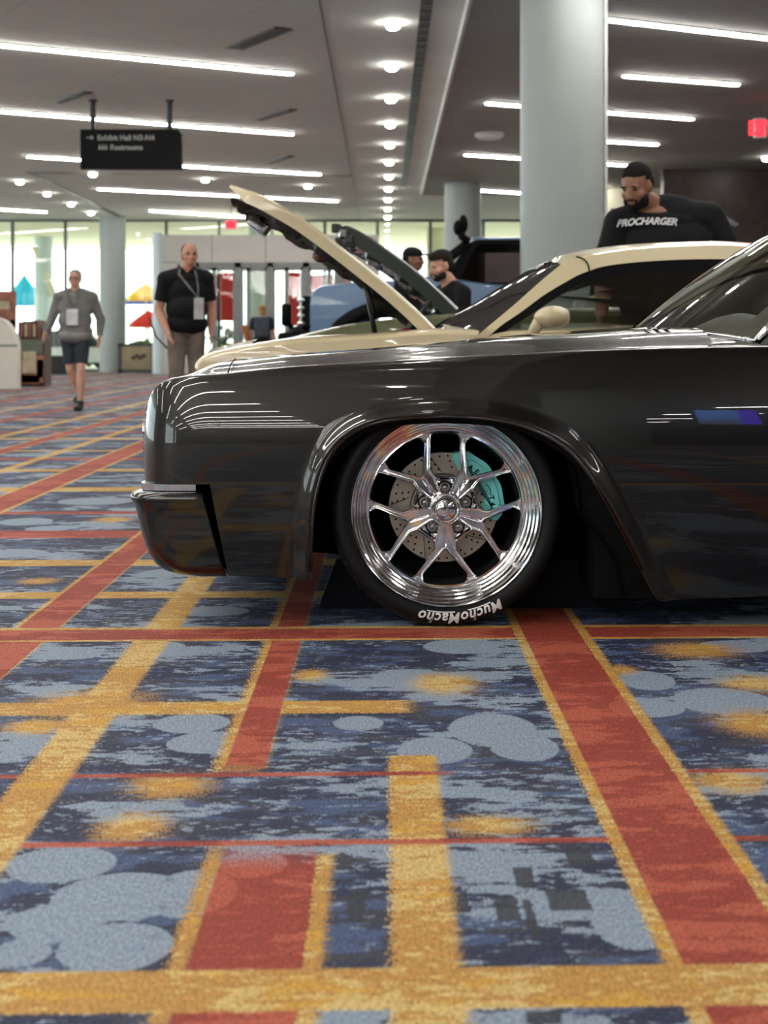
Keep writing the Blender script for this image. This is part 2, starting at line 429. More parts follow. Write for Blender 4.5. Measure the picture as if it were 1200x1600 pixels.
# columns
def column(x, y, r, z1, lab, mt=M_col, strip=True):
    bm = B(); rs = lathe(bm, [(r, 0), (r, z1)], 64); 
    o = obj('column', bm, mt, smooth=True); o.location = (x, y, 0); tag(o, lab, 'column'); return o
column(1.83, 15.8, .428, ZR, 'large round pale grey column rising behind the cream coupe')
bm = B(); box(bm, .0, .03, -.03, .03, 1.2, ZR); e_ = obj('edge_strip', bm, M_white, bpy.data.objects['column']); e_.location = (.425, -.07, 0)
column(1.85, 36.0, .43, ZR, 'distant round cream column behind the blue truck, right of the row of downlights')
column(-8.3, 47.0, .40, ZC, 'pale round column by the glass wall, behind the framed board')
column(1.83, -4.4, .428, ZR, 'round column behind the camera, seen only mirrored in the dark fender')
column(-8.3, 15.0, .40, ZC, 'round column left outside the frame, mirrored in the front corner of the dark car') if False else None
column(-8.3, -6.0, .40, ZC, 'round column far behind the camera on the left, mirrored in the dark paint')

# strip lights
def strip(xa, ya, xb, yb, z, lab, grp):
    L = sqrt((xb-xa)**2+(yb-ya)**2); a = atan2(yb-ya, xb-xa)
    t = thing('strip_light', lab, 'ceiling light', ((xa+xb)/2, (ya+yb)/2, z), a, grp)
    bm = B(); box(bm, -L/2-.02, L/2+.02, -.06, .06, -.02, .0); obj('housing', bm, M_white, t)
    bm = B(); box(bm, -L/2, L/2, -.04, .04, -.040, -.0205, bev=.006); obj('diffuser', bm, M_strip, t, smooth=True)
def C(u, v, z): D = FPX*(z-H)/(540-v); return ((u-600)/FPX*D, D)
def strip_px(u0, v0, u1, v1, z, lab, ext0=0, ext1=0, grp=None):
    a = Vector(C(u0, v0, z)); b_ = Vector(C(u1, v1, z)); d = (b_-a).normalized()
    a = a-d*ext0; b_ = b_+d*ext1; strip(a.x, a.y, b_.x, b_.y, z, lab, grp)
strip_px(0, 68, 457, 113, ZC, 'long strip light nearest the camera on the left ceiling', 3)
strip_px(0, 172, 457, 208, ZC, 'long strip light crossing behind the rods of the hanging sign', 1)
strip_px(43, 243, 500, 271, ZC, 'long strip light passing behind the hanging black sign board')
strip_px(153, 294, 527, 313, ZC, 'long strip light just under the hanging sign, crossing behind the raised cream hood')
strip_px(235, 328, 430, 341, ZC, 'faint strip light farthest on the left ceiling, above the red exit sign')
strip_px(0, 326, 72, 330, ZC, 'short strip light at the left edge above the far windows', 4)
strip_px(943, 27, 1200, 57, ZR, 'strip light at the upper right corner, nearest on the right ceiling', 0, 2)
strip_px(975, 116, 1153, 130, ZR, 'short strip light second from the top on the right ceiling')
strip_px(760, 159, 1082, 184, ZR, 'strip light third from the top on the right ceiling, passing behind the big column')
strip_px(830, 211.5, 1027, 224, ZR, 'strip light fourth from the top, emerging right of the big column')
strip_px(727, 240, 983, 257, ZR, 'strip light passing behind the big column, just above the heavy man')
strip_px(752, 296, 850, 303, ZR, 'strip light beside the distant cream column, lowest on the right ceiling')
GH = 'strip lights behind the camera'
for k in range(13):
    ye = (15.6, 9.1)[k] if k < 2 else 5.0-3.2*(k-2)
    strip(-9.2, ye-4.4, -1.4, ye, ZC, 'long ceiling strip light outside the frame, mirrored in the dark paint', GH)
for k in range(6):
    ye = 14-7.0*k
    strip(-20.5, ye-10.7, -11.5, ye-5.6, ZC, 'long ceiling strip light outside the frame, mirrored in the dark paint', GH)
for k in range(1, 4):
    ye = 18.0+9*k
    strip(-20.5, ye-4.0, -13.5, ye, ZC, 'long ceiling strip light outside the frame, mirrored in the dark paint', GH)
for k in range(11):
    ye = 16.4-3.5*k
    xs_ = 1.7 if ye > 6 else 3.9
    strip(xs_, ye-(5.1-xs_)*.56, 5.1, ye, ZR, 'long ceiling strip light outside the frame, mirrored in the dark paint', GH)
for k in range(4):
    ye = 16.4-9*k
    strip(8.0, ye-1.95, 12.4, ye, ZR, 'long ceiling strip light outside the frame, mirrored in the dark paint', GH)

# round downlights
def downlight(x, y, z, lab, grp=None, r=.085):
    t = thing('downlight', lab, 'downlight', (x, y, z), 0, grp)
    bm = B(); lathe(bm, [(r+.03, 0), (r+.03, -.012), (r, -.014)], 24); obj('trim_ring', bm, M_white, t, smooth=True)
    bm = B(); q = lathe(bm, [(r, -.012), (r*.97, -.06), (r*.6, -.085)], 24); capend(bm, q[-1]); obj('lens', bm, M_down, t)
names_d = ['nearest', 'second', 'third', 'fourth', 'fifth', 'sixth', 'seventh', 'eighth', 'ninth', 'tenth', 'eleventh']
for k in range(11):
    downlight(.11, 18.7+2.8*k, ZC, 'round ceiling downlight, %s in the row running away above the dark fender' % names_d[k], 'downlights in the centre row')
for k in range(1, 12):
    downlight(.11, 18.7-2.8*k, ZC, 'round ceiling downlight of the centre row, above or behind the camera', 'centre row downlights outside the frame')
for u, v, l in ((145, 270, 'round downlight directly under the left end of the hanging sign'), (321, 279, 'round downlight right of the hanging sign, under its lower corner'),
                (481, 289, 'round downlight above the tip of the raised green hood'), (31, 282, 'round downlight at the left edge, highest of the diagonal line'),
                (74, 301, 'round downlight second in the diagonal line at left'), (111, 317, 'round downlight third in the diagonal line at left'),
                (142, 331, 'round downlight fourth in the diagonal line at left'), (171, 343, 'round downlight at the top of the pale far left column')):
    x, y = C(u, v, ZC); downlight(x, min(y, 47.5), ZC, l)
x, y = C(943, 282, ZC); downlight(x, y, ZR, 'small round downlight right of the big column beside the heavy man')
x, y = C(1198, 245, ZR); downlight(x, y, ZR, 'round downlight at the right edge below the red exit sign')

# air slots
def slot(u0, v0, u1, v1, z, wid, lab):
    a = Vector(C(u0, v0, z)); b_ = Vector(C(u1, v1, z)); d = b_-a; L = d.length
    t = thing('air_vent', lab, 'air vent', ((a.x+b_.x)/2, (a.y+b_.y)/2, z), atan2(d.y, d.x))
    bm = B(); box(bm, -L/2, L/2, -wid/2, wid/2, -.015, 0); obj('grille', bm, M_black, t)
    bm = B()
    for s in (-1, 1): box(bm, -L/2, L/2, s*wid/2-.015, s*wid/2+.015, -.025, 0)
    obj('vent_frame', bm, M_mull, t)
slot(365, 75, 443, 43, ZC, .22, 'dark slanted air slot near the top, above the long strip light')
slot(90, 160, 137, 143, ZC, .12, 'narrow air slot above the hanging sign')
slot(402, 187, 458, 170, ZC, .12, 'narrow air slot just above the end of the second strip light')
slot(418, 255, 455, 243, ZC, .12, 'faint narrow air slot between the third strip light and second')
# long central slot with baffles
t = thing('linear_air_grille', 'long black linear air grille running away beside the row of downlights', 'air vent', (.49, 24.0, ZC))
bm = B(); box(bm, -.07, .07, -50, 13.7, -.02, 0); obj('grille', bm, M_black, t)
for k in range(60):
    bm = B(); box(bm, -.06, .06, -12+k*.43, -12+k*.43+.05, -.03, -.02); obj('baffle', bm, M_mull, t)
# sprinkler / projector domes on the right ceiling
x, y = C(765, 208, ZR)
t = thing('ceiling_speaker', 'flat round white fitting on the right ceiling, left of the big column', 'ceiling fitting', (x, y, ZR))
bm = B(); lathe(bm, [(.26, 0), (.26, -.05), (.20, -.10), (.0, -.11)], 32); obj('cover', bm, M_white, t, smooth=True)
# ------------------------------------------------------------ the dark luxury coupe in front
def paint(name, col, metal=.55, rough=.35, coat=1.0, flake=True):
    m, nt, b = new_mat(name); setp(b, metal=metal, rough=rough, coat=coat, coatr=.012, col=col, spec=.5)
    if flake:
        v, x, y, z = coordN(nt)
        n = noiseN(nt, v, 900.0, 1)
        nt.links.new(mixc(nt, n.step(.3, .7), tuple(c*.8 for c in col), tuple(c*1.25 for c in col)), b.inputs['Base Color'])
    return m
M_paint = paint('charcoal_car_paint', (.027, .0262, .0232), metal=.92, rough=.29)
M_under = mat('underbody_black', (.003, .003, .003), .8, spec=.1)
M_chrome = mat('polished_chrome', (.86, .86, .87), .045, metal=1.0, var=.01)
M_alu = mat('polished_aluminium', (.84, .84, .84), .10, metal=1.0, var=.02)
M_rubber = mat('tyre_rubber', (.0045, .0045, .005), .55, spec=.22)
M_letter = mat('white_tyre_lettering', (.75, .75, .74), .6)
M_disc = mat('brake_disc_steel', srgb(168, 160, 146), .32, metal=.75, var=.08)
M_hat = mat('brake_hat_grey', srgb(110, 108, 100), .35, metal=.6)
M_teal = mat('teal_caliper_paint', srgb(112, 205, 200), .3, coat=.6)
M_nut = mat('dark_lug_nut_steel', (.32, .31, .30), .22, metal=1.0)
M_cglass = pane_mat('car_window_glass', (.62, .66, .64), .95)

car = thing('show_car', 'glossy charcoal lowered luxury coupe with big polished wheel, filling the right foreground', 'car', (0, 4.33, 0))
CY = 4.33                      # car-local y = world y - CY
S = FPX/CY
def XZ(u, v): return ((u-600)/S, H-(v-540)/S)
crest_tab = [(-1.3, .655), (-.745, .664), (-.70, .684), (-.66, .699), (-.62, .708), (-.55, .7155), (-.45, .722), (-.29, .738), (.054, .759), (.283, .771), (.626, .788), (.877, .796), (1.2, .800), (2.9, .79)]
def crest(u): return smooth_interp(crest_tab, u)
UC, UL = -.49, .26
arc = [(0.0, 0.0)]             # corner wrap: arc length below UC -> (dx, dy)
for k in range(1, 201):
    t = (k-.5)/200; ph = pi/2*t**2.0
    arc.append((arc[-1][0]-cos(ph)*UL/200, arc[-1][1]+sin(ph)*UL/200))
def wrap(u):
    """arc length along the side, running round the front corner -> x, y, normal angle"""
    if u >= UC: return u, 0.0, 0.0
    s = UC-u
    if s >= UL: return UC+arc[-1][0], arc[-1][1]+(s-UL), pi/2
    k = s/UL*200; i = int(k); f = k-i
    a = arc[i]; b_ = arc[min(i+1, 200)]
    return UC+a[0]+(b_[0]-a[0])*f, a[1]+(b_[1]-a[1])*f, pi/2*(s/UL)**2
archpx = [(487, 907), (487, 880), (488, 850), (489.5, 825), (492, 800), (496, 775), (503, 747), (512, 724), (524, 704), (540, 687), (562, 673), (590, 663), (625, 657), (660, 654), (697, 653), (735, 654.5), (770, 658), (805, 665), (838, 676), (868, 692), (893, 712), (915, 738), (936, 770), (957, 806), (978, 845), (997, 882), (1013, 912), (1024, 932), (1033, 942)]
def resample(pts, step):
    out = []; n = len(pts)
    fx = [(i, p[0]) for i, p in enumerate(pts)]; fz = [(i, p[1]) for i, p in enumerate(pts)]
    K = 400; dense = [(smooth_interp(fx, i*(n-1)/K), smooth_interp(fz, i*(n-1)/K)) for i in range(K+1)]
    out = [dense[0]]; acc = 0
    for a, b_ in zip(dense, dense[1:]):
        acc += sqrt((a[0]-b_[0])**2+(a[1]-b_[1])**2)
        if acc >= step: out.append(b_); acc = 0
    if out[-1] != dense[-1]: out.append(dense[-1])
    return out
arch = resample([XZ(*p) for p in archpx], .010)
def arch_dist(x, z):
    best = 9
    for (ax, az), (bx, bz) in zip(arch, arch[1:]):
        dx, dz = bx-ax, bz-az; t = max(0, min(1, ((x-ax)*dx+(z-az)*dz)/(dx*dx+dz*dz+1e-12)))
        d = (x-ax-t*dx)**2+(z-az-t*dz)**2
        if d < best: best = d
    return sqrt(best)
def side_y(u, z):
    h = crest(u)-z
    p = .70*(z-.512)**2 if z > .512 else .22*(.512-z)**2
    if h < .02: p += 6*(.02-h)**2
    # flared lip round the wheel opening
    if -.45 < u < .95:
        d = arch_dist(u, z); w_ = .060
        if d < w_:
            q = 1-d/w_; p -= .021*q*q*(3-2*q)
            if d < .016: p += .022*((.016-d)/.016)**2
    return p
def side_pt(u, z):
    x, dy, ph = wrap(u)
    p = side_y(u, z)
    return Vector((x+p*sin(ph)*1.0, dy+p*cos(ph), z))
def line(a, b_, step=.012):
    n = max(1, int(sqrt((a[0]-b_[0])**2+(a[1]-b_[1])**2)/step)); return [(a[0]+(b_[0]-a[0])*i/n, a[1]+(b_[1]-a[1])*i/n) for i in range(n)]
U0, U1 = -1.64, 2.9
top = []
u = U0
while u < U1: top.append((u, crest(u))); u += .014
top.append((U1, crest(U1)))
rock = XZ(1200, 935)
outl = top + line((U1, crest(U1)), (U1, rock[1]), .05) + line((U1, rock[1]), rock, .02) + line(rock, arch[-1]) + arch[::-1]
fb = [XZ(355, 902), XZ(330, 770), XZ(328, 757)]
outl += line(arch[0], fb[0]) + line(fb[0], fb[1]) + line(fb[1], fb[2]) + line(fb[2], (U0, fb[2][1])) + line((U0, fb[2][1]), (U0, crest(U0)))
# dedupe
oo = [outl[0]]
for p in outl[1:]:
    if (p[0]-oo[-1][0])**2+(p[1]-oo[-1][1])**2 > 1e-8: oo.append(p)
if (oo[0][0]-oo[-1][0])**2+(oo[0][1]-oo[-1][1])**2 < 1e-8: oo.pop()
def cdt_fill(outline, step, extra=(), holes=(), clear=None):
    xs = [p[0] for p in outline]; zs = [p[1] for p in outline]
    pts = [Vector(p) for p in outline]; n = len(pts); edges = [(i, (i+1) % n) for i in range(n)]
    for h in holes:
        b0 = len(pts); pts += [Vector(p) for p in h]; edges += [(b0+i, b0+(i+1) % len(h)) for i in range(len(h))]
    j = 0; z = min(zs)+step*.7
    pts += [Vector(p) for p in extra]
    bnd = pts[:]
    cell = {}
    for p in bnd: cell.setdefault((int(p.x//step), int(p.y//step)), []).append(p)
    def near(x, z):
        cx, cz = int(x//step), int(z//step)
        for a in (-1, 0, 1):
            for b_ in (-1, 0, 1):
                for p in cell.get((cx+a, cz+b_), ()):
                    if (p.x-x)**2+(p.y-z)**2 < (step*.6)**2: return True
        return False
    while z < max(zs):
        x = min(xs)+step*(.5 if j % 2 else 0)
        while x < max(xs):
            if not near(x, z) and not (clear and clear(x, z)): pts.append(Vector((x, z)))
            x += step
        z += step*.87; j += 1
    v, e, f, _, _, _ = geometry.delaunay_2d_cdt(pts, edges, [], 1 if not holes else 0, 1e-7)
    return v, f
def cdt_mesh(outline, step, fn, flip=False, holes=(), extra=(), clear=None):
    v, f = cdt_fill(outline, step, holes=holes, extra=extra, clear=clear)
    bm = B(); vs_ = [bm.verts.new(fn(p.x, p.y)) for p in v]
    for t_ in f:
        try: bm.faces.new([vs_[i] for i in (t_[::-1] if flip else t_)])
        except ValueError: pass
    return bm, v
# rows of points following the wheel opening keep the flare smooth
xtra = []
for d_ in (.004, .008, .012, .016, .021, .027, .034, .042, .050, .058, .066):
    row = []
    for i in range(1, len(arch)-1):
        (ax, az), (bx, bz) = arch[i-1], arch[i+1]; l = sqrt((bx-ax)**2+(bz-az)**2); nx, nz = -(bz-az)/l, (bx-ax)/l
        p = (arch[i][0]+nx*d_, arch[i][1]+nz*d_)
        if p[1] > .17 and arch_dist(*p) > d_*.97 and p[0]+.42 > -.03: row.append(p)
    xtra += row
bm, vv = cdt_mesh(oo, .0135, side_pt, extra=xtra, clear=lambda x, z: -.35 < x < .9 and arch_dist(x, z) < .072 and z > .18)
def nrm(u, z, e=.005):
    a = side_pt(u+e, z)-side_pt(u-e, z); b_ = side_pt(u, z+e)-side_pt(u, z-e)
    n = a.cross(b_)
    if n.length < 1e-12: return Vector((0, -1, 0))
    n.normalize()
    return n
normals = [nrm(p.x, p.y) for p in vv]
bm.verts.index_update()
obj('body_side', bm, M_paint, car, smooth=True, normals=[tuple(n) for n in normals])
# inward returns of the wheel opening and of the lower edges
def ret(pts, dy, name, mt, inset=(0, 0)):
    bm = B(); a = []; b_ = []; c_ = []
    for (x, z) in pts:
        p = side_pt(x, z); a.append(p); b_.append(p+Vector((0, .012, 0))); c_.append(p+Vector((inset[0], dy, inset[1])))
    ra, rb, rc = ring(bm, a), ring(bm, b_), ring(bm, c_)
    bridge(bm, ra, rb, False); bridge(bm, rb, rc, False)
    return obj(name, bm, mt, car, smooth=True)
ret(arch, .012, 'arch_lip', M_paint)
ret([p for p in line(rock, arch[-1], .03)]+[arch[-1]], .12, 'rocker_return', M_paint)
ret(line((U1, rock[1]), rock, .2)+[rock], .12, 'rocker_return', M_paint)
ret(line(arch[0], fb[0], .03)+[fb[0]], .03, 'fender_lower_edge', M_paint)
ret(line(fb[0], fb[1], .03)+[fb[1], fb[2]], .03, 'fender_front_edge', M_paint)

# hood and cowl: cross-sections from crest to centre line, mirrored
HC = 1.0
E_ = []                        # outer edge of the upper sheet: follows the crest, round the corner
u = U0
while u < U1:
    p = side_pt(u, crest(u)); E_.append((p.x, p.y, p.z)); u += .004
fx_ = min(p[0] for p in E_)
side_e = sorted([p for p in E_ if p[1] < .13 or p[0] > -.6])
def edge_at(x):
    return interp([(p[0], p[1]) for p in side_e], x), interp([(p[0], p[2]) for p in side_e], x)
def hood_sec(x):
    ye, zc = edge_at(x)
    fr = min(1, max(0, (x+.60)/.10)); fr = fr*fr*(3-2*fr)
    cw = min(1, max(0, (x+.1)/.95)); rise = .030+.026*cw
    k0 = min(1, max(0, (x+.664)/.06))
    rows = [(0, 0), (.004, .0035), (.010, .0055), (.020, .0065), (.035, .0065), (.06, .004), (.085, .003), (.105, .0035),
            (.14, .006+rise*.10*fr), (.19, .008+rise*.35*fr), (.26, .01+rise*.70*fr), (.36, .01+rise*.90*fr), (.5, .01+rise*fr), (.75, .012+rise*1.05*fr)]
    sec = [(ye+a*(.97-ye), zc+b_*k0) for a, b_ in rows]
    return sec+[(HC, zc+(.014+rise*1.07*fr)*k0)]
xs = [fx_+.0005, -.660, -.655, -.648, -.64, -.63, -.62, -.61, -.60, -.58, -.56, -.54, -.52, -.5, -.47, -.44, -.4]+[-.35+.05*k for k in range(int((.98+.35)/.05))]+[.97]
bm = B(); rings_ = []
for x in xs:
    pts = [(x, y, z) for y, z in hood_sec(x)]
    rings_.append(ring(bm, pts+[(a, 2.0-b_, c) for a, b_, c in pts[-2::-1]]))
for a, b_ in zip(rings_, rings_[1:]): bridge(bm, a, b_, False)
bmesh.ops.recalc_face_normals(bm, faces=bm.faces[:])
if sum(f.normal.z for f in bm.faces) < 0: bmesh.ops.reverse_faces(bm, faces=bm.faces[:])
obj('hood_top', bm, M_paint, car, smooth=True)
# hood panel seam and chrome spear along the inner crease
bm = B(); tube(bm, [(-.452, .11, crest(-.452)+.0035), (-.452, .135, crest(-.452)+.011), (-.452, .2, crest(-.452)+.03), (-.452, .35, crest(-.452)+.046)], .0022, 6); obj('hood_seam', bm, M_under, car)
bm = B(); tube(bm, [(x, .125, crest(x)+.0065) for x in [-.44+.05*k for k in range(27)]], .0022, 8); obj('trim_spear', bm, M_chrome, car, smooth=True)
# cowl vents
t_c = crest(.93)
for k in range(3):
    bm = B(); box(bm, .80+.03*k, .815+.03*k, .35, .85, crest(.85)+.062, crest(.85)+.0665, bev=.001); obj('cowl_louvre', bm, M_chrome, car)

# front face, grille and headlamps (seen from the left only)
bm = B(); box(bm, -.690, -.675, .30, 1.70, .42, .66, bev=.01); obj('grille', bm, mat('grille_metal', (.25, .25, .26), .25, metal=1.0), car)
for k in range(26):
    bm = B(); box(bm, -.700, -.690, .34+.0508*k, .352+.0508*k, .43, .65); obj('grille_bar', bm, M_chrome, car)
for y in (.22, 1.78):
    bm = B(); lathe(bm, [(.0, -.02), (.05, -.016), (.075, .0), (.082, .004), (.085, .0), (.085, .03)], 32, M=Matrix.Translation((-.672, y, .55)) @ Matrix.Rotation(-pi/2, 4, 'Y')); obj('headlamp', bm, M_chrome, car, smooth=True)

# bumper lofted up its height; each ring runs from the rear edge round the corner
def bumper_ring(z, xl, xr, out, inner=.5):
    pts = []; r = .09
    pts.append((xr, out, z))
    n = 10
    xa = xl+r
    for k in range(1, 6): pts.append((xr+(xa-xr)*k/6, out, z))
    for k in range(n+1):
        a = pi/2*k/n; pts.append((xa-r*sin(a)**1.0, out+r*(1-cos(a)), z))
    pts.append((xl, .6, z)); pts.append((xl, 1.0, z)); pts.append((xl, 1.4, z))
    pts += [(a, 2.0-b_, c) for a, b_, c in pts[n+5:3:-1]]
    return pts
bz = [(768.5, 217, 313, .030), (769.5, 208, 314, .012), (772, 201, 315, .002), (776, 197.5, 316, -.004), (780, 197.5, 317, -.006), (785, 199.5, 319, -.003), (792, 203, 321, .003), (800, 205.5, 323, .006), (815, 209, 327, .006), (835, 214, 332, .005), (855, 220, 338, .006), (872, 227, 342, .010), (885, 235, 345, .016), (895, 246, 348, .024), (901, 260, 349, .036), (904, 272, 350, .05)]
bm = B(); rr = []
for v, xl, xr, out in bz:
    x0, z = XZ(xl, v); x1, _ = XZ(xr, v); rr.append(ring(bm, bumper_ring(z, x0, x1, out-.012)))
for a, b_ in zip(rr, rr[1:]): bridge(bm, a, b_, False)
# rolled rear edge
for side in (0, -1):
    pa = [r[side] for r in rr]; pb = [bm.verts.new(v.co+Vector((.004, .006, 0))) for v in pa]; pc = [bm.verts.new(v.co+Vector((.002, .05, 0))) for v in pa]
    for q, w_ in ((pa, pb), (pb, pc)): bridge(bm, q, w_, False)
capend(bm, rr[-1])
bmesh.ops.recalc_face_normals(bm, faces=bm.faces[:])
obj('bumper', bm, M_paint, car, smooth=True, angle=50)
# bright blade on top of the bumper
bm = B()
x0, z0 = XZ(213.5, 767.5); x1, z1 = XZ(305, 757.5)
ra = ring(bm, bumper_ring(z0, x0, x1, .010)); rb = ring(bm, bumper_ring(z1, x0-.002, x1, .010)); bridge(bm, ra, rb, False)
rc = ring(bm, [(a, b_+.02, c) for a, b_, c in bumper_ring(z1, x0+.01, x1, .010)]); bridge(bm, rb, rc, False)
pe = ring(bm, [(x1, .01, z0), (x1, .01, z1), (x1, .06, z1), (x1, .06, z0)]); bm.faces.new(pe)
obj('bumper_blade', bm, mat('brushed_blade', (.62, .63, .65), .22, metal=1.0, nscale=60, var=.12), car)
# dark gap filler between bumper and fender, wheel well, underbody
bm = B(); box(bm, -.64, -.45, .07, 1.93, .17, .42); obj('bumper_core', bm, M_under, car)
bm = B()
cw_x, cw_z = .155, .34
prof = [(cw_x+.40*cos(pi*k/24), cw_z+.395*sin(pi*k/24)) for k in range(25)]
prof = [(cw_x+.52, .09)]+[(cw_x+.50, .2)]+prof+[(cw_x-.395, .17)]
ra = ring(bm, [(x, .035, z) for x, z in prof]); rb = ring(bm, [(x, .42, z) for x, z in prof]); bridge(bm, ra, rb, False)
f = bm.faces.new(rb)
obj('wheel_well', bm, M_under, car)
# closing flange between arch edge and liner
bm = B()
aa = []; 
for x, z in arch:
    k = max(0, min(1, (z-.42)/.12)); k = k*k*(3-2*k)
    q_ = Vector((.175-x, 0, .30-z)).normalized()*.017*k; aa.append(side_pt(x, z)+q_+Vector((0, .024, 0)))
bb = []
for p in aa:
    best = min(prof, key=lambda q: (q[0]-p.x)**2+(q[1]-p.z)**2); bb.append((best[0], .06, best[1]))
r0_ = ring(bm, [side_pt(x, z)+Vector((0, .010, 0)) for x, z in arch]); r1_ = ring(bm, aa)
bridge(bm, r0_, r1_, False); bridge(bm, r1_, ring(bm, bb), False); obj('well_flange', bm, M_under, car)
bm = B(); box(bm, .60, 2.88, .06, 1.94, .085, .60); obj('underbody', bm, M_under, car)
bm = B(); box(bm, -.44, -.25, .06, 1.94, .17, .60); obj('front_underbody', bm, M_under, car)
bm = B(); box(bm, -.25, .65, .45, 1.55, .25, .65); obj('engine_block', bm, M_under, car)
bm = B(); tube(bm, [(.17, .15, .33), (.15, .5, .30), (.1, .8, .28)], .022, 10); obj('suspension_arm', bm, M_hat, car, smooth=True)
# the far side, plain mirror of this one
bm = B(); pts = [(x, crest(x)) for x in [-.60+.1*k for k in range(36)]]
ra = ring(bm, [(x, 2-.04, z-.001) for x, z in pts]); rb = ring(bm, [(x, 1.985, .5) for x, z in pts]); rc = ring(bm, [(x, 1.96, .14) for x, z in pts])
bridge(bm, ra, rb, False); bridge(bm, rb, rc, False); obj('far_side', bm, M_paint, car, smooth=True)

# greenhouse: cowl shelf, windshield, dash, pillar, side glass, roof
def ws(t, s):                  # t across (-1 near .. 1 far), s up the glass
    bx = .868+.235*abs(t)**2.4; by = 1.0+.79*t
    bzz = .862-.040*abs(t)**3
    tx = 1.50+.16*t*t; ty = 1.0+.60*t; tz = 1.285-.02*t*t
    bow = sin(pi*s)*.015
    return Vector((bx+(tx-bx)*s-bow, by+(ty-by)*s, bzz+(tz-bzz)*s+bow))
bm = B(); G_ = [[bm.verts.new(ws(-1+2*i/32, j/12)) for i in range(33)] for j in range(13)]
for j in range(12): bridge(bm, G_[j], G_[j+1], False)
bmesh.ops.recalc_face_normals(bm, faces=bm.faces[:])
obj('windshield', bm, M_cglass, car, smooth=True)
bm = B(); tube(bm, [ws(-1+2*i/32, 0)+Vector((-.004, 0, .0)) for i in range(33)], .006, 8); obj('windshield_base_trim', bm, M_chrome, car, smooth=True)
bm = B(); tube(bm, [ws(1, j/12) for j in range(13)], .010, 8); obj('windshield_pillar', bm, M_chrome, car, smooth=True)
bm = B(); tube(bm, [ws(-1, j/12) for j in range(13)], .014, 8); obj('windshield_pillar', bm, M_chrome, car, smooth=True)
bm = B()                       # cowl surface between hood and glass
ra = ring(bm, [(.965+.0*i, p[0] if False else 0, 0) for i in range(0)])
a = []; b_ = []
for i in range(33):
    t_ = -1+2*i/32; w0 = ws(t_, 0); yy = w0.y
    sec = hood_sec(.97); yl = [p[0] for p in sec]; m_ = yy if yy <= 1 else 2-yy
    zz = interp(sec, m_)
    a.append((.80, yy, interp(hood_sec(.80), m_)-.006)); b_.append((w0.x+.005, yy, w0.z-.002))
bridge(bm, ring(bm, a), ring(bm, b_), False); obj('cowl_panel', bm, M_paint, car, smooth=True)
# shoulder from crest to window line along the doors
bm = B(); a = []; b_ = []; c_ = []
for k in range(41):
    x = .95+1.95*k/40; z = crest(x); ye = edge_at(x)[0]; a.append((x, ye, z)); b_.append((x, ye+.007, z+.006)); c_.append((x, ye+.13, z+.012))
q = [ring(bm, r_) for r_ in (a, b_, c_)]; bridge(bm, q[0], q[1], False); bridge(bm, q[1], q[2], False); obj('door_shoulder', bm, M_paint, car, smooth=True)
bm = B(); ra = ring(bm, [(2.9, .0, .09), (2.9, .0, .79), (2.9, 2.0, .79), (2.9, 2.0, .09)]); bm.faces.new(ra); obj('rear_closure', bm, M_under, car)
bm = B(); rs_ = []
for k in range(9):
    x = 1.50+1.4*k/8; rs_.append(ring(bm, [(x+.16*t_*t_*(1-k/8), 1.0+.62*t_, 1.285+.03*sin(pi*k/10)-.02*t_*t_-.02*abs(t_)**8) for t_ in [-1+2*i/16 for i in range(17)]]))
for a, b_ in zip(rs_, rs_[1:]): bridge(bm, a, b_, False)
obj('roof', bm, M_paint, car, smooth=True)
for sgn in (-1, 1):
    bm = B(); q = ring(bm, [(1.12, 1.0+sgn*.80, .825), (2.88, 1.0+sgn*.80, .81), (2.88, 1.0+sgn*.62, 1.26), (1.66, 1.0+sgn*.61, 1.26)]); bm.faces.new(q); obj('side_glass', bm, M_cglass, car)
M_leather = mat('oxblood_leather', srgb(92, 34, 34), .45)
M_dash = mat('grey_dashboard', srgb(160, 156, 146), .5)
bm = B(); rs_ = []
for k in range(13):
    y = .32+1.36*k/12; hgt = .925+.012*sin(k*.8)+(.030 if k < 5 else 0)
    rs_.append([(1.12, y, .80), (1.12, y, .835), (1.15, y, .855), (1.20, y, .872), (1.27, y, hgt-.02), (1.33, y, hgt-.008), (1.40, y, hgt-.02), (1.43, y, hgt-.07), (1.43, y, .65)])
loft(bm, rs_, True); obj('dashboard', bm, M_dash, car, smooth=True, angle=60)
for y in (.55, 1.35):
    bm = B(); box(bm, 1.95, 2.1, y-.25, y+.25, .35, .98, bev=.05); box(bm, 1.5, 1.98, y-.25, y+.25, .35, .5, bev=.04); obj('seat', bm, M_leather, car, smooth=True)
bm = B(); lathe(bm, [(.185+.012*cos(a_), .012*sin(a_)) for a_ in [2*pi*k/8 for k in range(9)]], 40, M=Matrix.Translation((1.50, .55, .92)) @ Matrix.Rotation(R(-68), 4, 'Y')); tube(bm, [(1.50, .37, .92), (1.5, .73, .92)], .012, 8); obj('steering_wheel', bm, M_black, car, smooth=True)
bm = B(); box(bm, 1.0, 2.9, .10, 1.90, .60, .66); obj('cabin_floor', bm, M_under, car)
# screen-side details on the door: thin shut line
bm = B(); tube(bm, [side_pt(1.17, z)+Vector((0, -.0002, 0)) for z in [.12+.045*k for k in range(15)]], .0018, 6); obj('door_shut_line', bm, M_under, car)

# ---- front wheel
WC = Vector(((698-600)/FPX*4.41, 4.41-CY, .333)); 
WM = Matrix.Translation(WC) @ Matrix.Rotation(R(2.2), 4, 'Z') @ Matrix.Rotation(R(-1.2), 4, 'X')
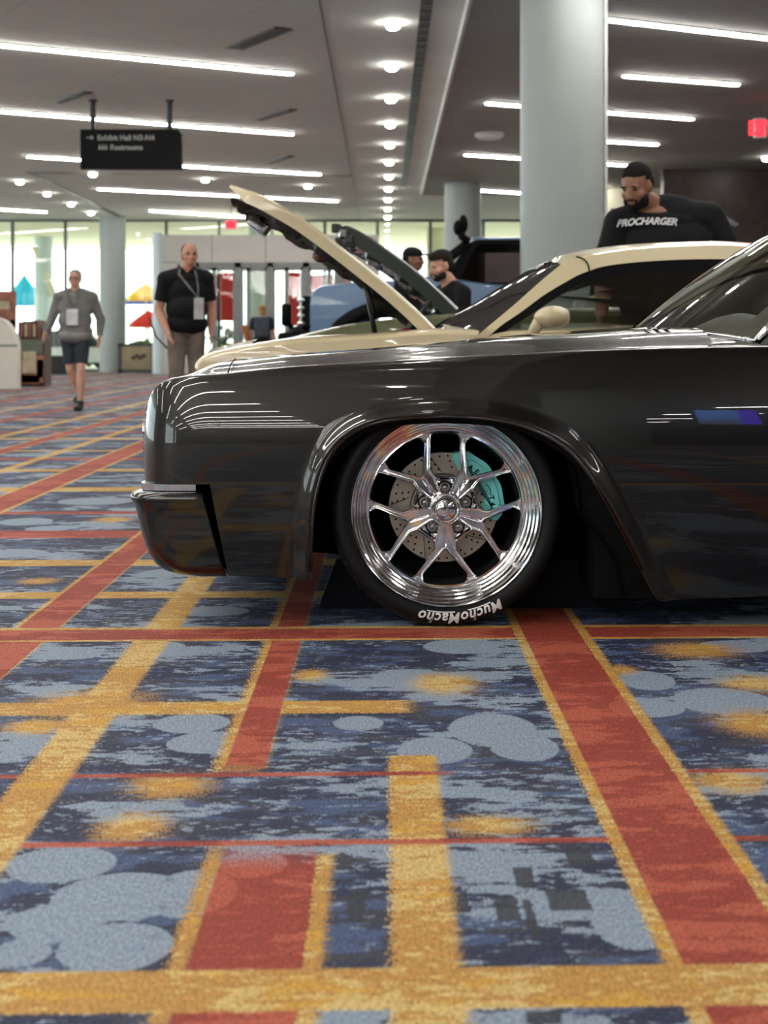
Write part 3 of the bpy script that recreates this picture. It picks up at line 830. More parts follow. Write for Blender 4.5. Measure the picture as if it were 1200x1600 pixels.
# local wheel frame: x right, z up, y into the car; lathe axis is z -> map (x,y,h) to (x, h, y)
LW = WM @ Matrix(((1, 0, 0, 0), (0, 0, 1, 0), (0, 1, 0, 0), (0, 0, 0, 1)))
prof = [(.275, .030), (.2785, .012), (.2775, .002), (.2745, -.0025), (.271, -.0015), (.2685, .003), (.2665, .010), (.262, .0125), (.2605, .017), (.258, .024), (.2535, .026), (.2515, .031), (.249, .038), (.2445, .040), (.2425, .045), (.2405, .053), (.236, .055), (.2335, .058), (.2315, .063), (.228, .064), (.2265, .068), (.2265, .078)]
bm = B(); lathe(bm, prof, 180, M=LW); bmesh.ops.recalc_face_normals(bm, faces=bm.faces[:])
# spoked face: a dished disc with five lug windows and five fork windows cut through it
def roundpoly(pts, rad, k=5):
    out = []; n = len(pts)
    for i in range(n):
        p = Vector(pts[i]); a = (Vector(pts[i-1])-p); b_ = (Vector(pts[(i+1) % n])-p)
        r_ = min(rad, a.length*.45, b_.length*.45); a = p+a.normalized()*r_; b_ = p+b_.normalized()*r_
        for j in range(k+1):
            t_ = j/k; q = a*(1-t_)**2+p*2*t_*(1-t_)+b_*t_*t_; out.append((q.x, q.y))
    res = []
    for i in range(len(out)):
        p, q = out[i], out[(i+1) % len(out)]; l = sqrt((p[0]-q[0])**2+(p[1]-q[1])**2)
        if l < 1e-6: continue
        m_ = max(1, int(l/.003)); res += [(p[0]+(q[0]-p[0])*j/m_, p[1]+(q[1]-p[1])*j/m_) for j in range(m_)]
    return res
def arcpts(r, a0, a1, n): return [(r*cos(R(a0+(a1-a0)*j/n)), r*sin(R(a0+(a1-a0)*j/n))) for j in range(n+1)]
RO = .2215
win_lug = roundpoly([(.029, .0945), (.0435, .115), (.0415, .2020)]+arcpts(RO, 80.0, 100.0, 4)+[(-.0415, .2020), (-.0435, .115), (-.029, .0945)], .006)
# fork window in a frame whose axis is +z
win_fork = roundpoly([(.0035, .119), (.064, .190)]+arcpts(RO, 90-15.5, 90+15.5, 5)+[(-.064, .190), (-.0035, .119)], .006)
pocket = [(.027, .0890), (.0095, .0470), (-.0095, .0470), (-.027, .0890)]
def sd_seg(px, pz, poly):
    best = 9; inside = False; n = len(poly)
    for i in range(n):
        ax, az = poly[i]; bx, bz = poly[(i+1) % n]
        dx, dz = bx-ax, bz-az; t_ = max(0, min(1, ((px-ax)*dx+(pz-az)*dz)/(dx*dx+dz*dz+1e-15)))
        d = (px-ax-t_*dx)**2+(pz-az-t_*dz)**2
        if d < best: best = d
        if (az > pz) != (bz > pz) and px < (bx-ax)*(pz-az)/(bz-az)+ax: inside = not inside
    d = sqrt(best); return -d if inside else d
wl_c = win_lug[::2]; wf_c = win_fork[::2]
def sst(a, b_, x):
    t_ = max(0, min(1, (x-a)/(b_-a))); return t_*t_*(3-2*t_)
def face_depth(x, z):
    r = sqrt(x*x+z*z); an = atan2(z, x)
    rel = ((an-pi/2+pi/5) % (2*pi/5))-pi/5        # angle from the nearest lug axis
    lx, lz = -r*sin(rel), r*cos(rel)
    s_ = 1 if rel > 0 else -1; rf = rel-s_*pi/5; fx2, fz2 = -r*sin(rf), r*cos(rf)
    dw = min(max(0, sd_seg(lx, lz, win_lug)), max(0, sd_seg(fx2, fz2, win_fork))) if r > .08 else 1
    if r < .13: dw = min(dw, max(0, sd_seg(lx, lz, pocket)))
    base = .0485+.36*r*r
    g = .0040*(1-sst(0, .0018, dw)) + .0044*sst(.0030, .0062, dw)*(1-sst(.212, .220, r))*sst(.044, .052, r)
    g += .0050*(1-sst(.0012, .0042, abs(fx2)))*sst(.046, .052, r)*(1-sst(.100, .112, r))
    if r < .105:
        sp = -sd_seg(lx, lz, pocket)
        g += .0085*sst(-.001, .0035, sp)
    if r > .2215: g -= .001
    return base+g
def rot2(poly, a): c_, s_ = cos(a), sin(a); return [(x*c_-z*s_, x*s_+z*c_) for x, z in poly]
holes_ = [rot2(win_lug, 2*pi/5*k) for k in range(5)]+[rot2(win_fork, pi/5+2*pi/5*k) for k in range(5)]
def offs(poly, d):
    out = []; n = len(poly); area = sum(poly[i][0]*poly[(i+1) % n][1]-poly[(i+1) % n][0]*poly[i][1] for i in range(n)); sg = 1 if area > 0 else -1
    for i in range(n):
        (ax, az), (bx, bz) = poly[i-1], poly[(i+1) % n]; l = sqrt((bx-ax)**2+(bz-az)**2); out.append((poly[i][0]+sg*(bz-az)/l*d, poly[i][1]-sg*(bx-ax)/l*d))
    return out
ex_ = []
for base_p, a_off in ((win_lug, 0), (win_fork, pi/5)):
    for d_ in (.0009, .0018, .0034, .0050, .0068):
        q_ = [p for p in offs(base_p, d_) if sqrt(p[0]**2+p[1]**2) < .2255 and min(abs(sd_seg(p[0], p[1], base_p)), 1) > d_*.9]
        for k in range(5): ex_ += rot2(q_, a_off+2*pi/5*k)
outer_c = [(.2275*cos(2*pi*k/300), .2275*sin(2*pi*k/300)) for k in range(300)]
v_, f_ = cdt_fill(outer_c, .0030, extra=ex_, holes=holes_)
fm = B(); vs3 = [fm.verts.new(LW @ Vector((p.x, p.y, face_depth(p.x, p.y)))) for p in v_]
for t_ in f_:
    c = sum((Vector((v_[i].x, v_[i].y)) for i in t_), Vector((0, 0)))/len(t_)
    r = c.length; an = atan2(c.y, c.x); rel = ((an-pi/2+pi/5) % (2*pi/5))-pi/5
    if r > .085:
        rf = rel-(1 if rel > 0 else -1)*pi/5
        if sd_seg(-r*sin(rel), r*cos(rel), win_lug) < -1e-5 or sd_seg(-r*sin(rf), r*cos(rf), win_fork) < -1e-5: continue
    try: fm.faces.new([vs3[i] for i in t_])
    except ValueError: pass
bmesh.ops.recalc_face_normals(fm, faces=fm.faces[:])
for h_ in holes_:              # window walls
    ra = ring(fm, [LW @ Vector((x, z, face_depth(x, z))) for x, z in h_]); rb = ring(fm, [LW @ Vector((x, z, face_depth(x, z)+.016)) for x, z in h_]); bridge(fm, ra, rb)
face_bm = fm
rim = obj('wheel_rim', bm, M_alu, car, smooth=True, angle=38)
obj('spoked_face', face_bm, M_alu, rim, smooth=True, angle=55)
bm = B(); lathe(bm, [(.2265, .070), (.222, .085), (.214, .12), (.216, .24), (.232, .26), (.24, .262)], 96, M=LW); obj('rim_barrel', bm, mat('barrel_dark', (.02, .02, .022), .5, metal=.5), car, smooth=True)
# lug nuts with dark recess rings
for k in range(5):
    a = R(90+72*k); Mx = LW @ Matrix.Translation((.0625*cos(a), .0625*sin(a), 0))
    bm = B(); lathe(bm, [(.0175, .064), (.0172, .0585), (.0145, .058), (.0135, .063), (.0118, .064), (.0115, .054), (.0095, .0455), (.006, .0415), (.002, .040), (0, .040)], 24, M=Mx)
    obj('lug_nut', bm, M_nut, rim, smooth=True)
    bm = B(); lathe(bm, [(.0205, .0572), (.0175, .0560), (.0160, .0600)], 28, M=Mx); obj('lug_recess_ring', bm, M_under, rim, smooth=True)
bm = B(); lathe(bm, [(.047, .060), (.0465, .044), (.044, .040), (.0425, .043), (.0405, .041), (.039, .030), (.034, .021), (.024, .0155), (.012, .0135), (0, .0132)], 48, M=LW)
cap = obj('centre_cap', bm, M_chrome, rim, smooth=True)
bm = B()
for k in range(5):             # engraved figure on the cap, low relief
    a = R(20+36*k); pts_ = [(0.006*cos(a), .006*sin(a), .0118), (.015*cos(a+.35), .015*sin(a+.35), .0122), (.025*cos(a+.25), .025*sin(a+.25), .0142)]
    tube(bm, [LW @ Vector(p) for p in pts_], .0016, 6)
lathe(bm, [(.0275, .0160), (.0283, .0150), (.0291, .0168)], 40, M=LW)
obj('cap_relief', bm, M_nut, rim, smooth=True)
# tyre
def tp(n=240):
    bm = B(); rs = []
    base = [(.2735, .012), (.2765, .000), (.281, -.006), (.290, -.0105), (.302, -.012), (.313, -.0095), (.3215, -.0035), (.327, .004), (.3305, .012), (.3325, .022), (.333, .035), (.333, .06), (.3275, .062), (.3275, .070), (.333, .072), (.333, .115), (.3275, .117), (.3275, .126), (.333, .128), (.333, .17), (.3275, .172), (.3275, .18), (.333, .182), (.3325, .22), (.328, .238), (.318, .25), (.29, .255), (.26, .25)]
    for j, (r, h) in enumerate(base):
        L_ = []
        for k in range(n):
            a = 2*pi*k/n; q = r
            if j in (7, 8, 9, 10, 22, 23) and k % 6 == 0: q = r-.0045
            L_.append((q*cos(a), q*sin(a), h))
        rs.append(ring(bm, L_))
    for a, b_ in zip(rs, rs[1:]): bridge(bm, a, b_)
    # raised protector ribs
    for r0 in (.2845, .3185):
        pass
    bmesh.ops.transform(bm, matrix=LW, verts=bm.verts[:]); bmesh.ops.recalc_face_normals(bm, faces=bm.faces[:]); return bm
tyre = obj('tyre', tp(), M_rubber, car, smooth=True, angle=45)
def wall_h(r): return interp([(.2765, 0), (.281, -.006), (.290, -.0105), (.302, -.012), (.313, -.0095), (.3215, -.0035), (.327, .004)], r)
# lettering bent round the sidewall
tm = text_mesh('MuchoMacho', size=.043, shear=.22, offset=.0011, align='CENTER', spacing=1.12)
xs_ = [v.co.x for v in tm.verts]; w0, w1 = min(xs_), max(xs_)
bmesh.ops.subdivide_edges(tm, edges=[e for e in tm.edges if e.calc_length() > .006], cuts=2)
span = R(46.5); mid_a = R(-82.5)
def bend(bm, x0, x1, r0, lift=.0012):
    for v in bm.verts:
        t_ = (v.co.x-x0)/(x1-x0); a = mid_a+span/2-span*t_ if True else 0
        r = r0+v.co.y
        v.co = LW @ Vector((r*cos(a), r*sin(a), wall_h(r)-lift))
bend(tm, w0, w1, .2925); obj('tyre_lettering', tm, M_letter, tyre)
bm = B()                       # the long foot strokes running under each word
for xa, xb in ((.115, .405), (.565, .91)):
    rr_ = []
    for k in range(25):
        x = w0+(w1-w0)*(xa+(xb-xa)*k/24); rr_.append([bm.verts.new((x, -.0050, 0)), bm.verts.new((x, -.0022, 0))])
    for a, b_ in zip(rr_, rr_[1:]): bm.faces.new((a[0], b_[0], b_[1], a[1]))
bend(bm, w0, w1, .2925); obj('tyre_lettering_underline', bm, M_letter, tyre)

# brake disc with drilled holes and slots
holes = []
def circ(cx, cz, r, n=10): return [(cx+r*cos(2*pi*k/n), cz+r*sin(2*pi*k/n)) for k in range(n)]
hp = []
for k in range(12):
    a = R(30*k+7)
    for (da, rr0) in ((0, .112), (4, .128), (7, .145), (11, .120), (15, .137), (-3, .150), (18, .152)):
        hp.append((rr0*cos(a+R(da)), rr0*sin(a+R(da))))
dM = LW @ Matrix.Translation((0, 0, .125))
outer = circ(0, 0, .161, 96); inner = circ(0, 0, .100, 64)
v_, f_ = cdt_fill(outer, .012, holes=[inner])
bm = B(); vs2 = [bm.verts.new(dM @ Vector((p.x, p.y, 0))) for p in v_]
for t_ in f_:
    c = sum((Vector((v_[i].x, v_[i].y)) for i in t_), Vector((0, 0)))/len(t_)
    if .0995 < c.length < .1612:
        try: bm.faces.new([vs2[i] for i in t_])
        except ValueError: pass
lathe(bm, [(.161, 0), (.161, .028), (.10, .028)], 96, M=dM)
disc_o = obj('brake_disc', bm, M_disc, car)
bm = B()
for x, z in hp: loft(bm, [[dM @ Vector((p[0], p[1], d)) for p in circ(x, z, .0031, 10)] for d in (-.0012, .002)], True)
o = obj('drilled_holes', bm, M_under, disc_o); o['kind'] = 'stuff'
for k in range(10):
    a = R(36*k+20); p0 = Vector((.104*cos(a), .104*sin(a), -.0006)); p1 = Vector((.157*cos(a+.24), .157*sin(a+.24), -.0006))
    bm = B(); tube(bm, [dM @ p0, dM @ p1], .0011, 6); obj('disc_slot', bm, M_under, disc_o)
bm = B(); lathe(bm, [(.101, .0), (.099, -.018), (.094, -.022), (.086, -.020), (.080, -.006), (.03, -.004), (0, -.004)], 64, M=dM); obj('disc_hat', bm, M_hat, car, smooth=True)
# caliper: arc shaped body with flanks
def arcpoly(r0, r1, a0, a1, n=24, wob=0.0):
    o_ = []; 
    for k in range(n+1):
        t_ = k/n; a = R(a0+(a1-a0)*t_); o_.append(((r1+wob*sin(t_*pi*4)**2-(.016*max(0, abs(t_-.5)-.36)/.14))*cos(a), (r1+wob*sin(t_*pi*4)**2-(.016*max(0, abs(t_-.5)-.36)/.14))*sin(a)))
    for k in range(n+1):
        t_ = 1-k/n; a = R(a0+(a1-a0)*t_); rr0 = r0+.018*max(0, abs(t_-.5)-.34)/.16+.007*cos(t_*pi*6); o_.append((rr0*cos(a), rr0*sin(a)))
    return o_
bm = B()
def lvl(poly, ds):
    cx = sum(p[0] for p in poly)/len(poly); cz = sum(p[1] for p in poly)/len(poly); rs = []
    for d, k in ds: rs.append([dM @ Vector((cx+(x-cx)*k, cz+(z-cz)*k, d)) for x, z in poly])
    return rs
A_ = arcpoly(.118, .178, 80, -14, wob=.003)
loft(bm, lvl(A_, ((.06, 1.0), (-.018, 1.0), (-.022, .985))), True)
A2 = arcpoly(.126, .163, 68, -6, wob=.002)
loft(bm, lvl(A2, ((-.020, 1.0), (-.030, .995), (-.034, .965))), True)
bmesh.ops.recalc_face_normals(bm, faces=bm.faces[:])
cal = obj('brake_caliper', bm, M_teal, car, smooth=True, angle=35)
def put(s, size, ang, r, w_=.0):
    t_ = text_mesh(s, size=size, offset=.0008, align='CENTER')
    a = R(ang)
    Mx = dM @ Matrix.Translation((r*cos(a), r*sin(a), -.0352)) @ Matrix.Rotation(a-pi/2, 4, 'Z')
    bmesh.ops.transform(t_, matrix=Mx, verts=t_.verts[:]); return t_
for s, a in (('B', 65), ('A', 56.5), ('E', 48), ('R', 39.5), ('T', 12), ('4', 4.5)):
    obj('caliper_letter', put(s, .020, a, .136), M_under, cal)
bm = B()
for k in range(4):
    a = R(28-3.2*k); p0 = Vector((.141*cos(a), .141*sin(a), -.035)); p1 = Vector((.149*cos(a+.02), .149*sin(a+.02), -.035)); tube(bm, [dM @ Vector((.133*cos(a-.015), .133*sin(a-.015), -.035)), dM @ p0], .0007, 5)
tube(bm, [dM @ Vector(((.145-.004*((k-3)/3)**2)*cos(R(30-2.6*k)), (.145-.004*((k-3)/3)**2)*sin(R(30-2.6*k)), -.035)) for k in range(7)], .0011, 5)
obj('caliper_emblem', bm, M_under, cal)

# tapered black support block under the car
bm = B()
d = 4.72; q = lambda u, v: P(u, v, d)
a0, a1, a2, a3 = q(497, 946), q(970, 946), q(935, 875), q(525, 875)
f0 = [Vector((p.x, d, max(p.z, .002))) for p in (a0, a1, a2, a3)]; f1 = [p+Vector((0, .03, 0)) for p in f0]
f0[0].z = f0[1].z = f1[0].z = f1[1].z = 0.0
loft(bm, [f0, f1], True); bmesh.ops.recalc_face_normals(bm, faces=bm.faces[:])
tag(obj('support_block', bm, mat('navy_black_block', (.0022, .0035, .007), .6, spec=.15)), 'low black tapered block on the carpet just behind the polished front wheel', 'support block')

# LED wall behind the camera: only its reflection shows in the door
def led():
    m = bpy.data.materials.new('led_picture'); m.use_nodes = True; nt = m.node_tree; nt.nodes.clear()
    v, x, y, z = coordN(nt)
    n = noiseN(nt, comb(nt, x*2.4, z*3.0), 1.0, 3)
    blue = mixc(nt, (z+n*.8).step(3.0, 4.2), (.10, .12, .20), (.10, .28, .80))
    col_ = mixc(nt, x.gt(.50), blue, (.10, .04, .95))
    em = nt.nodes.new('ShaderNodeEmission'); nt.links.new(col_, em.inputs[0]); em.inputs[1].default_value = 2.2
    o = nt.nodes.new('ShaderNodeOutputMaterial'); nt.links.new(em.outputs[0], o.inputs[0]); return m
LEDX, LEDY, LEDZ = 3.66, -9.0, 2.62
t = thing('led_screen', 'blue and violet screen hung behind the camera, mirrored small in the dark door', 'screen', (LEDX, LEDY, 0), 0)
bm = B(); box(bm, 0, .72, .0, .02, LEDZ, LEDZ+1.7); obj('display', bm, led(), t)
bm = B(); box(bm, -.04, .76, -.10, .0, LEDZ-.04, LEDZ+1.74); obj('cabinet', bm, M_black, t)
for x in (.1, .62):
    bm = B(); tube(bm, [(x, -.05, LEDZ+1.7), (x, -.05, ZR)], .015, 8); obj('hanger_rod', bm, M_black, t)
# ------------------------------------------------------------ beyond the glass
M_cream_out = mat('outdoor_cream_plaster', srgb(240, 236, 206), .8, var=.03, nscale=.4)
M_pave = mat('pale_paving', srgb(228, 226, 214), .9, var=.06, nscale=.6)
M_green = mat('planting_green', srgb(92, 116, 74), .9, var=.35, nscale=3)
bm = B(); box(bm, -60, 50, Y1, 130, -.25, -.03); struct('ground', bm, M_pave)
bm = B(); box(bm, -60, 50, Y1+.1, 66, 4.9, 5.4); struct('trim_5', bm, M_cream_out)      # entrance canopy
def out_col(x, y, r, lab, mt):
    global last_col
    bm = B(); lathe(bm, [(r, -.03), (r, 4.9)], 48); o = obj('column', bm, mt, smooth=True); o.location = (x, y, 0); tag(o, lab, 'column'); last_col = o
M_bluecol = mat('pale_blue_column', srgb(205, 220, 222), .6, var=.02)
x = P(68, 500, 58).x; out_col(x, 58, .34, 'outdoor column beyond the glass, left of the walking man', M_bluecol)
o_ = Vector((x, 58, 0)); bm = B(); tube(bm, [P(54, 385, 57.8)-o_, P(84, 462, 57.8)-o_], .13, 12); obj('slanted_strut', bm, M_cream_out, last_col, smooth=True)
bm = B(); lathe(bm, [(.14, 0), (.14, 4.0), (0, 4.0)], 32); o = obj('post', bm, M_bluecol, smooth=True, angle=40); o.location = (P(246, 500, 43.6).x, 43.6, 0); tag(o, 'slim pale blue post at the left end of the entrance box', 'post')
x = P(683, 500, 54).x; out_col(x, 54, .38, 'outdoor column beyond the glass, left of the distant cream column', M_cream_out)
x = P(402, 500, 53).x; out_col(x, 53, .30, 'pale outdoor column seen through the entrance doors', M_bluecol)
# parasols
def parasol(u, v0, v1, wpx, D, colr, lab, low=None):
    p = P(u, v0, D); zt = p.z; zb = P(u, v1, D).z; r = wpx/2/FPX*D
    t = thing('parasol', lab, 'parasol', (p.x, D, -.03))
    bm = B(); a = ring(bm, [(r*cos(2*pi*k/8), r*sin(2*pi*k/8), zb+.03) for k in range(8)]); b_ = ring(bm, [(.5*r*cos(2*pi*k/8), .5*r*sin(2*pi*k/8), zb+(zt-zb)*.58) for k in range(8)]); c = bm.verts.new((0, 0, zt+.03)); bridge(bm, a, b_)
    for k in range(8): bm.faces.new((b_[k], b_[(k+1) % 8], c))
    d = ring(bm, [(r*cos(2*pi*k/8), r*sin(2*pi*k/8), zb-.12) for k in range(8)]); bridge(bm, d, a); obj('canopy', bm, colr, t)
    bm = B(); tube(bm, [(0, 0, 0), (0, 0, zt)], .04, 8); obj('pole', bm, M_white, t)
M_cy = mat('cyan_canvas', srgb(40, 190, 240), .7, var=.05); M_ye = mat('yellow_canvas', srgb(250, 205, 60), .7, var=.05); M_rd = mat('red_canvas', srgb(225, 40, 36), .7, var=.05); M_bl = mat('blue_canvas', srgb(70, 100, 190), .7, var=.05)
parasol(38, 428, 472, 58, 62, M_cy, 'cyan parasol outdoors at the left edge, behind the merchandise stand')
parasol(228, 442, 464, 60, 62, M_ye, 'yellow parasol outdoors between the pale column and the entrance box, above the red one')
parasol(232, 484, 506, 62, 60, M_rd, 'red parasol outdoors below the yellow one')
t = thing('outdoor_banner', 'blue and yellow outdoor banner between the yellow and red parasols', 'banner', (P(222, 470, 64).x, 64, 0))
bm = B(); box(bm, -.7, .7, -.02, .02, P(0, 476, 64).z, P(0, 466, 64).z); obj('cloth', bm, M_bl, t)
for s in (-.7, .7):
    bm = B(); tube(bm, [(s, 0, -.03), (s, 0, P(0, 464, 64).z)], .03, 8); obj('post', bm, M_white, t)
def bush(x, y, r, h, lab):
    bm = B(); q = bmesh.ops.create_icosphere(bm, subdivisions=4, radius=1.0)
    for v in bm.verts:
        k = 1+.35*noise.noise(v.co*3.0+Vector((x, y, 0)))+.15*noise.noise(v.co*9.0); v.co = Vector((v.co.x*r*k, v.co.y*r*k*.6, max(-.03, h/2+v.co.z*h/2*k)))
    o = obj('bush', bm, M_green); o.location = (x, y, 0); tag(o, lab, 'bush')
bush(P(222, 0, 58).x, 58, .55, 1.0, 'green bush outdoors under the red parasol')
bush(P(85, 0, 60).x, 60, .6, 1.1, 'green bush outdoors left of the walking man')
bush(P(150, 0, 60).x, 60, .6, .8, 'green bush outdoors right of the walking man')
bush(P(350, 0, 52).x, 52, .5, .9, 'green bush outdoors seen through the entrance doors')
# red banners seen through the doors
def redban(u0, u1, v0, v1, D, lab, n=2):
    t = thing('red_banner', lab, 'banner', (P((u0+u1)/2, 0, D).x, D, -.03)); w_ = (u1-u0)/2/FPX*D
    bm = B(); box(bm, -w_, w_, -.02, .02, P(0, v1, D).z, P(0, v0, D).z); obj('cloth', bm, M_rd, t)
    for s in (-w_, w_):
        bm = B(); tube(bm, [(s, .04, 0), (s, .04, P(0, v0, D).z)], .03, 8); obj('post', bm, M_white, t)
redban(338, 368, 424, 500, 51, 'tall red banner outdoors behind the left entrance door')
redban(452, 468, 424, 508, 51, 'narrow red banner outdoors behind the middle entrance doors')
redban(482, 520, 428, 500, 51.5, 'wide red banner outdoors behind the entrance doors above the blue truck')
redban(524, 548, 430, 500, 52.5, 'red banner outdoors behind the entrance doors, nearest the raised cream hood')
# parked white car outdoors
def simple_car(name, lab, x, y, L, Wd, Ht, mt, rz=0):
    t = thing(name, lab, 'car', (x, y, -.03), rz)
    bm = B(); rs = []
    for k in range(17):
        s = k/16; xx = -L/2+L*s; e = min(1, sin(pi*min(max(s, .02), .98))*3)**.5
        w_ = Wd/2*(.82+.18*e); zt = Ht*.56*(.72+.28*e); rs.append([(xx, -w_, .25), (xx, -w_, zt*.8), (xx, -w_*.9, zt), (xx, w_*.9, zt), (xx, w_, zt*.8), (xx, w_, .25)])
    loft(bm, rs); obj('body', bm, mt, t, smooth=True, angle=40)
    bm = B(); rs = []
    for s, k in ((-.22, 0), (-.10, .9), (.02, 1), (.18, .95), (.34, 0)):
        z = Ht*.54+Ht*.46*k; w_ = Wd/2*(.88-.16*k); rs.append([(L*s, -w_, Ht*.5), (L*s, -w_, z), (L*s, w_, z), (L*s, w_, Ht*.5)])
    loft(bm, rs); obj('cabin', bm, M_black, t, smooth=True, angle=30)
    for sx in (-.32, .32):
        for sy in (-1, 1):
            bm = B(); lathe(bm, [(0, .0), (.2, 0), (.31, .02), (.33, .06), (.33, .2), (0, .2)], 28, M=Matrix.Translation((L*sx, sy*Wd/2*.96, .33)) @ Matrix.Rotation(pi/2*sy, 4, 'X')); obj('wheel', bm, M_rubber, t, smooth=True)
simple_car('parked_car', 'white car parked outdoors beyond the glass, left of the walking man', P(100, 0, 54).x, 54.0, 4.4, 1.8, 1.4, mat('white_car_paint', srgb(225, 228, 228), .3, coat=.6), .1)
# buildings across the street
for i, (x, wd, hh, c_, lb) in enumerate(((-34, 18, 9, (235, 232, 226), 'long pale building across the street at far left'), (-13, 14, 7, (238, 234, 224), 'pale building across the street behind the walking man'), (4, 12, 8, (226, 228, 230), 'grey white building across the street behind the entrance'), (24, 20, 10, (232, 230, 226), 'pale building across the street on the right'))):
    bm = B(); box(bm, x-wd/2, x+wd/2, 96, 104, -.03, hh); t = obj('street_building', bm, mat('street_wall_%d' % i, srgb(*c_), .8, var=.03, nscale=.3)); tag(t, lb, 'building')
    for k in range(int(wd/2.5)):
        for r_ in range(2):
            bm = B(); xx = x-wd/2+1.2+2.5*k; box(bm, xx-.5, xx+.5, 95.93, 96, 1.2+3*r_, 2.9+3*r_); obj('window', bm, mat('dull_window', srgb(205, 212, 216), .4) if i == k == r_ == 0 else bpy.data.materials['dull_window'], t)

# ------------------------------------------------------------ entrance box with doors
VD = 44.0
vx0, vx1 = P(250, 0, VD).x, P(592, 0, VD).x; vzt = P(0, 367, VD).z; vzd = P(0, 410, VD).z
bm = B()
box(bm, vx0, vx1, VD, VD+.15, vzd, vzt); box(bm, vx0, P(306, 0, VD).x, VD, VD+.15, 0, vzd); box(bm, P(562, 0, VD).x, vx1, VD, VD+.15, 0, vzd)
box(bm, vx0, vx0+.12, VD+.15, Y1-.07, 0, vzt); box(bm, vx1-.12, vx1, VD+.15, Y1-.07, 0, vzt); box(bm, vx0, vx1, VD+.15, Y1-.07, vzt-.12, vzt)
struct('wall_vestibule', bm, M_lgrey)
bm = B()
for u in (331, 415, 500, 560):
    x = P(u, 0, VD).x; box(bm, x-.012, x+.012, VD-.006, VD, vzd, vzt)
box(bm, vx0, P(306, 0, VD).x, VD-.006, VD, vzd-.012, vzd+.012)
struct('trim_6', bm, M_steel)
def door_set(n, u0, u1, D, split):
    """framed glazed door pair between two pixels of the photograph"""
    x0, x1 = P(u0, 0, D).x, P(u1, 0, D).x; y = D+.02
    bm = B(); fw = .09
    for x in (x0, x1-fw): box(bm, x, x+fw, y-.06, y+.10, 0, vzd)
    box(bm, x0, x1, y-.06, y+.10, vzd-.14, vzd); box(bm, x0, x1, y-.05, y+.09, 0, .03)
    d = struct('door_%d' % n, bm, M_steel)
    m_ = x0+fw+(x1-x0-2*fw)*split
    for a, b_ in ((x0+fw, m_), (m_, x1-fw)):
        f = B()
        for x in (a, b_-.06): box(f, x, x+.06, y-.02, y+.03, .03, vzd-.14)
        box(f, a, b_, y-.02, y+.03, .03, .28); box(f, a, b_, y-.02, y+.03, vzd-.24, vzd-.14); box(f, a, b_, y-.02, y+.03, 1.0, 1.05)
        lf = obj('leaf', f, M_steel, d); g = B(); g.faces.new(ring(g, [(a+.05, y, .25), (b_-.05, y, .25), (b_-.05, y, vzd-.2), (a+.05, y, vzd-.2)])); obj('pane', g, M_glass, lf)
door_set(1, 306, 372, VD, .42); door_set(2, 372, 422, VD, .28); door_set(3, 422, 478, VD, .45); door_set(4, 478, 530, VD, .75); door_set(5, 530, 562, VD, .5)

# exit signs
def exit_sign(u, v, D, wpx, hpx, lab, zc):
    p = P(u, v, D); w_ = wpx/FPX*D/2; h_ = hpx/FPX*D/2
    t = thing('exit_sign', lab, 'exit sign', (p.x, p.y, p.z))
    bm = B(); box(bm, -w_-.02, w_+.02, 0, .05, -h_-.02, h_+.02); obj('housing', bm, M_white, t)
    bm = text_mesh('EXIT', size=h_*2.2, offset=.012, align='CENTER'); bmesh.ops.transform(bm, matrix=Matrix.Translation((0, -.006, -h_*.75)) @ Matrix.Rotation(pi/2, 4, 'X') @ Matrix.Diagonal((.62, 1, 1, 1)), verts=bm.verts[:]); obj('letters', bm, M_exit, t)
    bm = B(); box(bm, -w_, w_, -.003, 0, -h_, h_); obj('glowing_face', bm, glow('exit_face', (.85, .05, .07), .75), t)
    bm = B(); tube(bm, [(0, .025, h_), (0, .025, zc-p.z)], .012, 6); obj('stem', bm, M_mull, t)
exit_sign(361, 351, 43.2, 15, 12, 'red exit sign hanging above the entrance box, left of the raised cream hood', ZC)
exit_sign(1188, 200, 24.0, 15, 27, 'red exit sign on the right ceiling near the right edge', ZR)

# hanging wayfinding sign
SD = 24.6
c0 = P(206, 234, SD)
t = thing('hanging_sign', 'black hanging board with grey wayfinding text below the left ceiling strips', 'sign', (c0.x, SD, 0))
a, b_ = P(128, 203, SD), P(286, 265, SD); hw = (b_.x-a.x)/2
bm = B(); prism(bm, [(-hw, b_.z), (hw, b_.z), (hw, a.z-.08), (hw-.06, a.z), (-hw, a.z)], 0, .16); bmesh.ops.translate(bm, vec=(0, -.08, 0), verts=bm.verts[:]); obj('board', bm, mat('sign_black', srgb(22, 22, 23), .6, var=.04, spec=.1), t)
for u in (145, 265):
    bm = B(); x = P(u, 0, SD).x-c0.x; tube(bm, [(x, 0, a.z), (x, 0, ZC)], .045, 10); obj('rod', bm, M_black, t)
    bm = B(); tube(bm, [(x, 0, ZC-.03), (x, 0, ZC)], .07, 12); obj('ceiling_plate', bm, M_black, t)
M_stxt = mat('sign_grey_text', srgb(150, 150, 148), .6)
def stext(s, u, v, hpx):
    p = P(u, v, SD); bm = text_mesh(s, size=hpx/FPX*SD/.7, offset=.004)
    bmesh.ops.transform(bm, matrix=Matrix.Translation((p.x-c0.x, -.083, p.z)) @ Matrix.Rotation(pi/2, 4, 'X'), verts=bm.verts[:]); return bm
obj('sign_text', stext('Exhibit Hall N3-N4', 153.5, 220, 8.0), M_stxt, t)
obj('sign_text', stext('Restrooms', 173.5, 235, 8.0), M_stxt, t)
bm = B()                       # arrow
p = P(142, 216, SD); x, z = p.x-c0.x, p.z
box(bm, x-.06, x+.05, -.085, -.08, z-.009, z+.009)
